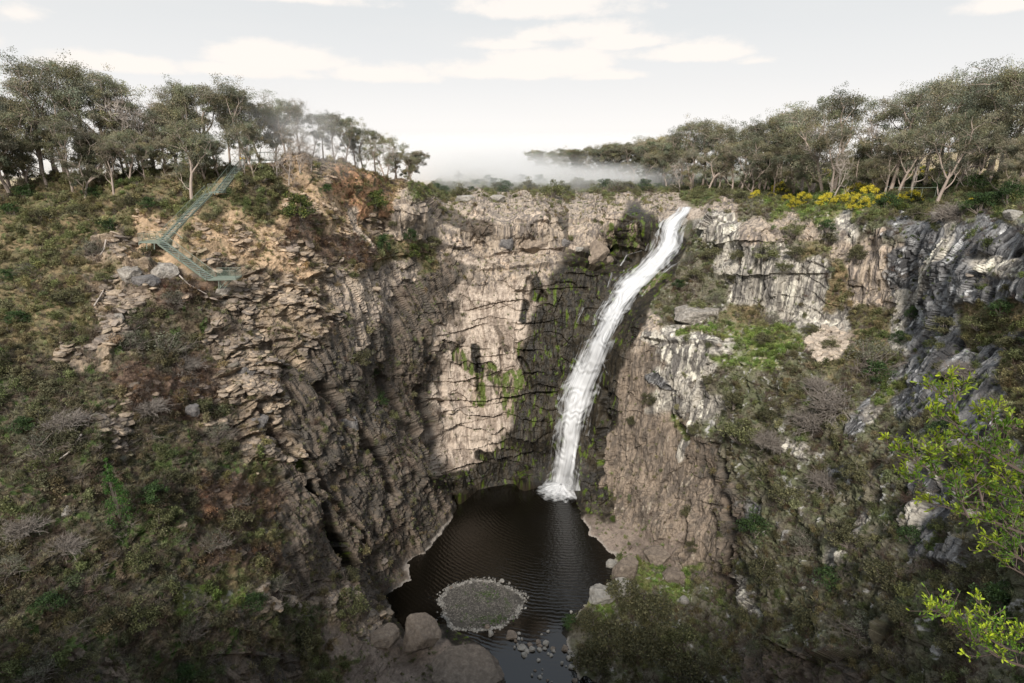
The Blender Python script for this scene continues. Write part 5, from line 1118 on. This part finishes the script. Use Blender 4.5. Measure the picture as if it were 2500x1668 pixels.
def scatter(name, coll, pos, rot, scl, idx, tint, label, parent=None):
    me = bpy.data.meshes.new(name); n = len(pos); me.vertices.add(n); me.vertices.foreach_set('co', np.asarray(pos, np.float32).ravel())
    for nm, ty, dat in (('rot', 'FLOAT_VECTOR', rot), ('scl', 'FLOAT_VECTOR', scl)):
        a = me.attributes.new(nm, ty, 'POINT'); a.data.foreach_set('vector', np.asarray(dat, np.float32).ravel())
    a = me.attributes.new('idx', 'INT', 'POINT'); a.data.foreach_set('value', np.asarray(idx, np.int32))
    a = me.attributes.new('tint', 'FLOAT_COLOR', 'POINT'); a.data.foreach_set('color', np.concatenate([tint, np.ones((n, 1))], 1).astype(np.float32).ravel())
    g = bpy.data.node_groups.new(name, 'GeometryNodeTree'); g.interface.new_socket('Geometry', in_out='INPUT', socket_type='NodeSocketGeometry'); g.interface.new_socket('Geometry', in_out='OUTPUT', socket_type='NodeSocketGeometry')
    gi = g.nodes.new('NodeGroupInput'); go = g.nodes.new('NodeGroupOutput'); ip = g.nodes.new('GeometryNodeInstanceOnPoints'); ci = g.nodes.new('GeometryNodeCollectionInfo')
    ci.inputs['Collection'].default_value = TC[coll]; ci.inputs['Separate Children'].default_value = True; ci.inputs['Reset Children'].default_value = True
    def na(nm, ty): q = g.nodes.new('GeometryNodeInputNamedAttribute'); q.data_type = ty; q.inputs['Name'].default_value = nm; return q.outputs['Attribute']
    ip.inputs['Pick Instance'].default_value = True
    g.links.new(gi.outputs[0], ip.inputs['Points']); g.links.new(ci.outputs[0], ip.inputs['Instance']); g.links.new(na('idx', 'INT'), ip.inputs['Instance Index'])
    er = g.nodes.new('FunctionNodeEulerToRotation'); g.links.new(na('rot', 'FLOAT_VECTOR'), er.inputs[0]); g.links.new(er.outputs[0], ip.inputs['Rotation']); g.links.new(na('scl', 'FLOAT_VECTOR'), ip.inputs['Scale'])
    g.links.new(ip.outputs[0], go.inputs[0])
    o = obj(name, me, None, parent); md = o.modifiers.new('scatter', 'NODES'); md.node_group = g
    if label: o['label'] = label
    o['kind'] = 'stuff'; return o
_, area = normals(PD)
area = np.clip(area, 0, np.percentile(area, 99))
upz = NT[..., 2]
noisev = fbm(PD/4.5, 3, 301); noise2 = fbm(PD/2.2, 3, 305)
dryland = (SD > 14)*1.0
yy_ = PD[..., 1]
def sample(dens, n, seed):
    w = (area*dens*dryland).ravel().astype(float); w[~np.isfinite(w)] = 0; w /= w.sum(); r = np.random.default_rng(seed)
    c = np.cumsum(w); k = np.searchsorted(c, r.random(n)*c[-1]); k = np.clip(k, 0, len(w)-1); return k, r
fall_m = np.zeros(GX.shape)
Cw = np.array(WF)
for a, b in zip(Cw[:-1], Cw[1:]):
    t_ = np.clip(((GX-a[0])*(b[0]-a[0])+(GY-a[1])*(b[1]-a[1]))/((b[0]-a[0])**2+(b[1]-a[1])**2), 0, 1)
    fall_m = np.maximum(fall_m, (np.hypot(GX-a[0]-t_*(b[0]-a[0]), GY-a[1]-t_*(b[1]-a[1])) < 1.2*(a[2]+2)))
near_s = np.ones(GX.shape)   # keep the stair line clear
for (x1, y1), (x2, y2) in ((zs(1215, 205), zs(955, 500)), (zs(955, 500), zs(868, 545)), (zs(868, 545), zs(385, 1020)), (zs(385, 1030), zs(880, 1390)), (zs(860, 1400), zs(1140, 1400)), (zs(160, 1020), zs(380, 1030)), (zs(1180, 200), zs(1480, 200))):
    t_ = np.clip(((GX-x1)*(x2-x1)+(GY-y1-8)*(y2-y1))/((x2-x1)**2+(y2-y1)**2), 0, 1)
    near_s = np.minimum(near_s, np.hypot(GX-x1-t_*(x2-x1), GY-y1-8-t_*(y2-y1)) > 16)
ok = near_s*(1-fall_m)*(yy_ < 260)
slope_ok = sstep(-.15, .35, upz)
rimd = (1-sstep(150, 260, yy_))
PFL = PD.reshape(-1, 3); NFL = NT.reshape(-1, 3)
def tint_at(k, pal, r, zi):
    """green-to-brown palette picked by the zone a plant grows in"""
    return pal
ZF = ZW.reshape(len(ZL), -1)
VEGC = dict(g=(.122,.118,.060), t=(.20,.16,.085), o=(.17,.14,.07), l=(.15,.125,.075), b=(.115,.075,.05), n=(.105,.095,.055), q=(.09,.085,.052), c=(.14,.13,.07), p=(.12,.13,.06), w=(.06,.09,.02), m=(.10,.16,.02), k=(.07,.085,.035), x=(.10,.098,.055), z=(.12,.12,.07), y=(.105,.145,.04), s=(.10,.11,.05), u=(.115,.125,.06), h=(.12,.11,.06), f=(.3,.25,.14))
VC = np.array([VEGC[c] for c in ZL])*1.5
def vegtint(k, r, j1=.35):
    base = (ZF[:, k].T@VC); h = fbm(PFL[k]/5.0, 2, 401)[:, None]; grn = sstep(.05, .4, h); brn = sstep(.05, .4, -h)
    c = base*(1-grn*.5)+np.array([.085, .125, .035])*grn*.5; c = c*(1-brn*.4)+np.array([.15, .105, .065])*brn*.4
    return c*r.uniform(1-j1, 1+j1*1.1, (len(k), 1))*(1+r.normal(size=(len(k), 3))*.06)
def veg(name, coll, nk, dens, n, s0, s1, seed, label, tilt=.35, tint=None, sink=.05, flat=1.0):
    k, r = sample(dens, n, seed); P_ = PFL[k]+r.normal(size=(n, 3))*np.array([.12, .12, .0]); N_ = NFL[k]
    s = s0+(s1-s0)*r.random(n)**2.2; P_ = P_-np.array([0, 0, 1])*s[:, None]*sink
    rot = np.stack([-N_[:, 1]*tilt+r.normal(size=n)*.15, N_[:, 0]*tilt+r.normal(size=n)*.15, r.uniform(0, 6.28, n)], 1)
    # euler XYZ: tilt first in the plant's own frame, so tilt must be expressed for the yaw
    cz, sz_ = np.cos(-rot[:, 2]), np.sin(-rot[:, 2]); rx = rot[:, 0]*cz-rot[:, 1]*sz_; ry = rot[:, 0]*sz_+rot[:, 1]*cz
    scl = np.stack([s*r.uniform(.8, 1.25, n), s*r.uniform(.8, 1.25, n), s*flat*r.uniform(.75, 1.2, n)], 1)
    scatter(name, coll, P_, np.stack([rx, ry, rot[:, 2]], 1), scl, r.integers(0, nk, n), vegtint(k, r) if tint is None else tint(k, r), label)
patch = sstep(-.25, .25, noisev); patch2 = sstep(-.2, .3, noise2)
veg('undergrowth', 'scrub_kinds', 4, zmix(10)*ok*slope_ok*(.12+patch)*rimd, 15500, .5, 2.0, 501, 'low green and brown scrub covering the slopes and ledges')
veg('ground_scrub', 'scrub_kinds', 4, (zmix(11)+.02)*ok*slope_ok*(.25+patch2)*rimd, 19000, .25, .8, 505, 'small leafy ground plants between the rocks')
veg('grass', 'grass_kinds', 4, (zmix(11)+.03)*ok*slope_ok*(.3+patch2)*rimd, 70000, .3, .9, 511, 'dry and green grass tufts on the slopes', tint=lambda k, r: vegtint(k, r)*1.25)
veg('dead_twigs', 'twig_kinds', 3, (zmix(12)+.02)*ok*slope_ok*(.2+patch)*rimd, 22000, .6, 1.9, 521, 'tangles of bare grey and brown twigs on the slopes', tint=lambda k, r: np.where(r.random((len(k), 1)) < .45, np.array([[.20, .17, .145]]), np.array([[.11, .075, .058]]))*r.uniform(.7, 1.35, (len(k), 1)))
ALBF = alb.reshape(-1, 3)
veg('scree', 'stone_kinds', 5, (zmix(13)+.02)*ok*(.25+sstep(-.1, .3, noise2)*1.3)*rimd*sstep(-.1, .35, upz)*(.01+sstep(.1, .6, zmix(13)))*sstep(-.1, .3, noisev)*1., 8000, .12, .8, 531, 'loose flat stones and rubble scattered over the slopes', tilt=.35, sink=.04, flat=.24,
    tint=lambda k, r: 1.05*(ALBF[k]*.45+np.where(r.random((len(k), 1)) < .5, np.array([[.12, .105, .095]]), np.array([[.24, .19, .14]]))*.6)*r.uniform(.7, 1.4, (len(k), 1)))
# pale rubble fan on the right terrace
fan = np.exp(-((GX-1900)/42)**2-((GY-790)/38)**2); fan = np.where(fan > .3, fan, 0)
veg('rubble_fan', 'stone_kinds', 5, fan, 420, .25, .8, 541, 'fan of pale broken stones on the right terrace', tilt=.6, sink=-.2, flat=.6, tint=lambda k, r: np.array([[.42, .35, .28]])*r.uniform(.6, 1.2, (len(k), 1)))
# pebble ring and grass on the island
n = 3200; r = np.random.default_rng(9); a = r.uniform(0, 6.283, n); wob_ = 1+.05*np.sin(3*a+1)+.04*np.sin(5*a)+.02*np.sin(11*a)
top_side = .5+.5*np.sin(a); q = 1.0+r.normal(size=n)*(.03+.05*top_side*(r.random(n) < .6)); q = np.where(r.random(n) < .35+.65*sstep(-.2, .25, perlin(np.stack([np.cos(a)*2.2, np.sin(a)*2.2, a*0], 1), 5)), q, .9*np.sqrt(r.random(n)))
kp = q > .93; a, q, wob_, n = a[kp], q[kp], wob_[kp], int(kp.sum())
pp = np.stack([np.cos(a)*RIx*wob_*q, np.sin(a)*RIy*wob_*q, .03+np.maximum(0, .42*(1-q**3.5))+0*a], 1); s = .035+.20*r.random(n)**4
scatter('pebbles', 'stone_kinds', pp, r.uniform(0, 6.28, (n, 3))*np.array([.1, .1, 1]), np.stack([s*1.2, s, s*.7], 1), r.integers(0, 5, n), np.array([[.26, .245, .22]])*r.uniform(.6, 1.3, (n, 1)), None, ISLE)
n = 9000; a = r.uniform(0, 6.283, n); q = np.sqrt(r.random(n))*.96
pp = np.stack([np.cos(a)*RIx*q, np.sin(a)*RIy*q, .42*(1-q**3.5)+0*a+.02], 1); s = .03+.07*r.random(n)**2
scatter('gravel', 'stone_kinds', pp, r.uniform(0, 6.28, (n, 3))*np.array([.1, .1, 1]), np.stack([s*1.2, s, s*.7], 1), r.integers(0, 5, n), np.array([[.115, .105, .092]])*r.uniform(.4, 1.9, (n, 1)), None, ISLE)
n = 420; pp = np.concatenate([np.stack([r.normal(size=n//2)*1.6+1.2, r.normal(size=n//2)*.6-RIy*.62, np.full(n//2, .25)], 1), np.stack([r.normal(size=n//2)*.9+1.2, r.normal(size=n//2)*.8+RIy*.25, np.full(n//2, .35)], 1)])
scatter('island_grass', 'grass_kinds', pp, np.stack([0*pp[:, 0], 0*pp[:, 0], r.uniform(0, 6.28, n)], 1), np.repeat(r.uniform(.15, .4, (n, 1)), 3, 1), r.integers(0, 4, n), np.array([[.08, .14, .03]])*r.uniform(.6, 1.3, (n, 1)), None, ISLE)
# ------------------------------------------------------------------ near branches reaching in from the right
MYL = leafmat('young_leaf', .35, .4); MBR = barkmat('dark_twig_bark', (.05, .035, .03), (.12, .085, .07))
def zb(x, y, z=3.015): return (2100+x/z)*.94, (880+y/z)*.94
def zb2(x, y, z=5.85): return (2200+x/z)*.94, (1400+y/z)*.94
def branch(stems, zf, t0, label, seed, lsz=.062, dens=44, bright=1.0):
    rng = np.random.default_rng(seed); root = None; St = Acc(); Lf = Acc()
    for si, sp_ in enumerate(stems):
        pts2 = np.array([p[:2] for p in sp_], float); w0 = sp_[0][2]; s = np.r_[0, np.cumsum(np.hypot(*np.diff(pts2, axis=0).T))]; m = 40
        q = np.linspace(0, s[-1], m); xy = np.stack([np.interp(q, s, pts2[:, 0]), np.interp(q, s, pts2[:, 1])], 1)
        for _ in range(3): xy[1:-1] = (xy[:-2]+xy[2:]+2*xy[1:-1])/4
        dz = t0 + rng.uniform(-.22, .22) + np.linspace(0, rng.uniform(-.3, .3), m)
        X, Yp = zf(xy[:, 0], xy[:, 1]); P_ = ptT(X, Yp, dz); 
        if root is None: root = thing('leafy_branch', label, 'branch', P_[0])
        o = np.array(root.location)
        V, F = tube(P_-o, np.linspace(w0, w0*.3, m), 5); St.add(V, F)
        ln = np.r_[0, np.cumsum(np.linalg.norm(np.diff(P_, axis=0), axis=1))]; k = int(ln[-1]*dens*1.9)
        for j in range(k):
            f = rng.random()**.85; f = 1-(1-f)*(.97 if si == 0 else .99); f = max(f, .04)
            i_ = f*(m-1); a_ = int(min(i_, m-2)); p = P_[a_]+(P_[a_+1]-P_[a_])*(i_-a_); d = P_[a_+1]-P_[a_]; d /= np.linalg.norm(d)
            # short side shoot carrying a whorl of upright leaves
            sd_ = d*.55+rng.normal(size=3)*.5+np.array([-.1, 0, .55]); sd_ /= np.linalg.norm(sd_); L_ = rng.uniform(.02, .15)*(1.15-.6*f)
            e = p+sd_*L_; V, F = tube([p-o, (p+e)/2-o, e-o], [.0022, .0018, .001], 3); St.add(V, F)
            nl = rng.integers(6, 11)
            for l_ in range(nl):
                tt_ = rng.uniform(.3, 1); b = p+sd_*L_*tt_; ld = sd_*.8+rng.normal(size=3)*.55; ld /= np.linalg.norm(ld); sz = lsz*rng.uniform(.6, 1.15)
                sv = np.cross(ld, rng.normal(size=3)); sv /= np.linalg.norm(sv); nv = np.cross(ld, sv)
                c = b-o; tip = c+ld*sz; w_ = sz*.15
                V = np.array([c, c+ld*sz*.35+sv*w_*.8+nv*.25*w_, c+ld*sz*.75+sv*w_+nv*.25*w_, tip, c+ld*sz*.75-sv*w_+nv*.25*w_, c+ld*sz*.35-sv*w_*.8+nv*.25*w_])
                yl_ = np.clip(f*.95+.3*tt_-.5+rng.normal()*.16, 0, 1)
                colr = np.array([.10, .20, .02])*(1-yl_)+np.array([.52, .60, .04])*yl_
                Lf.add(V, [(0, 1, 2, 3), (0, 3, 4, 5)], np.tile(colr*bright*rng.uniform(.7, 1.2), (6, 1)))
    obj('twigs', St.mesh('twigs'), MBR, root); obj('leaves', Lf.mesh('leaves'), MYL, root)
    return root
BR1 = [[(1230,842,.0085),(1050,740),(900,650),(780,560),(705,490),(690,400),(700,300),(680,180),(672,95)],[(690,330,.004),(600,250),(490,195)],[(705,280,.003),(770,170)],[(705,480,.004),(620,430),(545,330)],[(650,450,.003),(525,400)],
 [(1020,705,.005),(1010,600),(960,490),(910,410),(870,360)],[(960,490,.003),(995,345)],[(1015,560,.003),(1070,490),(1185,510)],[(1010,620,.003),(1110,600)],[(906,1070,.006),(880,960),(850,890),(760,780),(640,680),(530,550)],[(850,890,.004),(845,780),(838,690)],[(770,790,.003),(735,680)],
 [(800,1160,.006),(745,1060),(700,950),(620,880),(560,830),(480,780),(330,710),(175,600)],[(440,755,.003),(400,680),(360,600)],[(560,830,.004),(520,740),(505,660)],[(500,965,.003),(400,880),(290,815)],[(1230,1060,.005),(1080,1000),(940,940),(830,870)],
 [(1230,1290,.006),(1000,1190),(830,1160),(660,1090),(500,1045)],[(1230,1430,.006),(1150,1320),(1020,1210),(900,1185),(850,1170)],[(1230,1500,.005),(1100,1400),(960,1320),(850,1270)],[(1230,1590,.005),(1100,1520),(1030,1470)],[(1130,1150,.004),(1040,1080),(1000,1000),(955,920)],[(1230,760,.003),(1140,700)],
 [(700,950,.004),(680,900),(650,850)],[(745,1060,.003),(740,960),(720,880)],[(1206,1000,.003),(1130,930),(1060,860)],[(1206,900,.003),(1090,840)],[(900,650,.003),(930,740),(1010,760)],[(1080,1370,.003),(1000,1400),(950,1385)],[(1206,1200,.003),(1150,1130)],[(600,620,.003),(680,560)],[(620,700,.003),(560,670)]]
BR2 = [[(1790,1340,.006),(1560,1270),(1330,1170),(1130,990),(980,870),(830,780),(700,680),(580,560),(480,460)],[(640,620,.003),(520,540),(380,510)],[(600,560,.003),(590,400)],[(1790,1160,.005),(1560,1090),(1400,1020),(1280,950),(1200,840),(1160,760)],[(1640,1080,.003),(1420,800),(1290,680),(1180,520),(1080,350)],
 [(1250,660,.003),(1130,640),(1020,600)],[(1430,1230,.003),(1410,1130)],[(1420,1010,.003),(1440,850)],[(1290,1160,.003),(1080,1190),(930,1160)],[(1020,880,.003),(950,760),(940,680)],[(900,820,.003),(800,760),(730,690)],[(1000,900,.003),(1060,780),(1050,700)],[(1130,990,.003),(1000,960),(870,880)],[(1250,1090,.003),(1230,980),(1200,900)],[(1790,820,.003),(1690,870)],[(660,620,.003),(690,520)]]
branch(BR1, zb, 3.0, 'leafy branch with bright yellow green tips reaching in from the right edge', 11, .029, 42)
branch(BR2, zb2, 2.8, 'smaller leafy branch with lime green tips in the lower right corner', 12, .025, 30)
# ------------------------------------------------------------------ labels that single each plant out
ORD = ['leftmost', 'second from left', 'third from left', 'fourth from left', 'fifth from left', 'sixth from left', 'seventh from left', 'eighth from left', 'ninth from left', 'tenth from left', 'eleventh from left', 'twelfth from left', 'thirteenth from left', 'fourteenth from left', 'fifteenth from left']
# places along the picture (x range, y range) -> phrase
TP = [(-400, 80, 'at the far left of the ridge'), (80, 180, 'on the tall left end of the left ridge'), (180, 300, 'on the ridge before the bare branched trees'), (300, 410, 'in the dip of the left ridge skyline'),
      (410, 520, 'above the middle stairs on the left ridge'), (520, 640, 'around the upper deck'), (640, 735, 'in the mist above the bare orange bank'), (735, 850, 'above the orange bank on the left ridge'), (850, 1000, 'at the right end of the left ridge'),
      (1000, 1300, 'in the misty far wood left end'), (1300, 1400, 'in the middle of the misty far wood'), (1400, 1520, 'on the plateau left of the waterfall lip'), (1520, 1640, 'behind the waterfall lip'), (1640, 1760, 'right behind the waterfall lip scrub'), (1760, 1880, 'behind the left wattle bushes'),
      (1880, 1980, 'around the tallest mid plateau gum'), (1980, 2080, 'beside the sky gap in the right wood'), (2080, 2200, 'behind the double trunked gum'), (2200, 2300, 'right of the double trunked gum'), (2300, 2700, 'at the right edge of the plateau')]
SPL = [(0, 0, 250, 560, 'on the upper left slope'), (250, 0, 420, 560, 'on the slope left of the middle stairs'), (420, 0, 560, 560, 'beside the middle stair flight'), (560, 0, 700, 560, 'below the upper deck'), (700, 0, 1000, 600, 'on the slope left of the back cliff'),
       (1000, 0, 1170, 480, 'on the rim left of the back cliff centre'), (1170, 0, 1330, 480, 'on the rim above the back cliff'), (1330, 0, 1480, 480, 'on the rim left of the fall'), (1480, 0, 1640, 480, 'beside the top of the fall'), (1640, 0, 1770, 480, 'on the rim right of the fall'),
       (1770, 0, 1880, 500, 'near the first yellow wattles'), (1880, 0, 2010, 500, 'in the middle of the yellow wattle row'), (2010, 0, 2110, 500, 'at the foot of the double trunked gum'), (2110, 0, 2210, 520, 'right of the double trunked gum'), (2210, 0, 2500, 520, 'on the right end of the cliff rim'),
       (0, 560, 150, 800, 'on the far left mid slope'), (150, 560, 270, 800, 'left of the lichened boulder'), (270, 560, 470, 860, 'below the middle stair platform'), (0, 800, 200, 1080, 'on the dark far left slope'), (200, 800, 420, 1120, 'on the slope above the conifer'),
       (420, 800, 600, 1150, 'in the middle of the left slope'), (0, 1080, 230, 1700, 'in the lower left corner'), (230, 1080, 420, 1320, 'beside the conifer'), (230, 1320, 520, 1700, 'at the bottom of the left slope'), (420, 1100, 600, 1320, 'right of the conifer'),
       (520, 1320, 740, 1700, 'at the bottom left of the pool'), (740, 1250, 900, 1500, 'on the ledge left of the pool'), (740, 600, 1000, 1000, 'in the gully of the left buttress'), (1200, 1360, 1420, 1700, 'at the left of the bank bushes by the outflow'), (1420, 1360, 1530, 1700, 'in the middle of the bank bushes'), (1530, 1360, 1670, 1700, 'at the right of the bank bushes'),
       (1500, 500, 1640, 720, 'on rock right of the fall'), (1640, 500, 1740, 720, 'above the white streaked cliff'), (1740, 500, 1860, 680, 'on the bench above the white streaked cliff'), (1860, 500, 2050, 680, 'beside the tan rock face'), (1700, 680, 1880, 840, 'on the green terrace'), (1880, 700, 2090, 900, 'at the back of the terrace by the rubble'),
       (1440, 720, 1620, 1300, 'on the tall right cliff wall'), (1620, 840, 1740, 1060, 'on the corner of the right cliff'), (1740, 840, 1900, 1060, 'in the tangle below the terrace'), (1900, 900, 2080, 1060, 'in the bare branched gully'), (1700, 1060, 1870, 1290, 'low on the slope right of the cliff'), (1870, 1060, 2030, 1300, 'in the middle of the right slope'),
       (1640, 1290, 1830, 1700, 'by the foot of the right cliff'), (1830, 1290, 1960, 1700, 'above the dark overhang'), (1940, 1290, 2130, 1700, 'right of the dark overhang'), (2030, 1060, 2150, 1290, 'left of the bright leafy branch'), (2130, 1290, 2500, 1700, 'in the lower right corner'), (2050, 680, 2500, 1060, 'on the dark streaked right cliff')]
def bucket(lst, keyf):
    d = {}
    for t in lst: d.setdefault(keyf(t), []).append(t)
    return d
def tplace(t):
    for a, b, p in TP:
        if a <= t[1] < b: return p
    return 'on the plateau'
def splace(t):
    for a, b, c, d, p in SPL:
        if a <= t[1] < c and b <= t[2] < d: return p
    return 'on the slope'
gums = [t for t in THINGS if t[3] in ('gum', 'dead')]
for t in gums:
    t[0]['row'] = 'front' if t[2] > (404 if t[1] < 1000 else 441) else 'back'
for (pl, rw, kd), L_ in bucket(gums, lambda t: (tplace(t), t[0]['row'], t[3])).items():
    L_.sort(key=lambda t: t[1])
    for i, t in enumerate(L_):
        r = t[0]; w = 'bare dead tree' if kd == 'dead' else ('tall gum' if r['h'] > 15 else 'gum' if r['h'] > 9 else 'low gum')
        o = '' if len(L_) == 1 else ', '+ORD[i]
        r['label'] = f"{w} {pl}, {rw} row{o}"; r['group'] = 'trees of the left ridge' if t[1] < 1000 else 'trees of the right plateau'
HERO_L['label'] = 'large spreading gum with pinkish forked trunk standing beside the middle stair flight'
DECKTREE['label'] = 'rounded gum with straight pale trunk growing in front of the upper deck'
HERO_R['label'] = 'big gum with double reddish trunk standing at the right cliff rim'
ADJ = dict(round='rounded leafy green shrub', olive='olive green shrub', grey='grey green twiggy shrub', dark='dark green shrub', lime='pale yellow green shrub', bare='bare grey branched thicket', conifer='dark green pointed conifer', wattle='yellow flowering wattle bush')
shr = [t for t in THINGS if t[3] not in ('gum', 'dead')]
for (pl, kd), L_ in bucket(shr, lambda t: (splace(t), t[3])).items():
    L_.sort(key=lambda t: t[1])
    for i, t in enumerate(L_):
        o = '' if len(L_) == 1 else (', '+ORD[i] if i < len(ORD) else ', rightmost')
        t[0]['label'] = f"{ADJ[kd]} {pl}{o}"; t[0]['group'] = 'yellow wattle bushes' if kd == 'wattle' else 'shrubs of the gorge'
for t in THINGS:
    if t[3] == 'conifer': t[0]['label'] = 'dark green pointed conifer rising from the lower left slope'
for t in gums:
    for k in ('row', 'h'):
        if k in t[0]: del t[0][k]
def sreg(s):
    o, x, y, w = s
    if x < 1060: return 'left of the gravel island'
    if x < 1135 and y < 1400: return 'at the top edge of the gravel island'
    if x < 1200 and y < 1400: return 'at the upper right edge of the gravel island'
    if x < 1155 and y < 1480: return 'at the bottom edge of the gravel island'
    if y < 1500 and x > 1290: return 'beside the green right bank'
    if x < 1205: return 'at the left end of the stone crossing'
    if x < 1235 and y < 1540: return 'in the left middle of the stone crossing'
    if x < 1275 and y < 1540: return 'in the right middle of the stone crossing'
    if x < 1300 and y < 1550: return 'at the right end of the stone crossing'
    if x < 1290: return 'in calm water below the stone crossing'
    return 'along the right bank below the crossing'
for pl, L_ in bucket(STONES, sreg).items():
    L_.sort(key=lambda s: (s[1], s[2]))
    for i, s in enumerate(L_):
        sz = 'large' if s[3] > 85 else 'mid sized' if s[3] > 45 else 'small'
        s[0]['label'] = f"{sz} pale stone {pl}" + ('' if len(L_) == 1 else ', '+ORD[min(i, 11)])
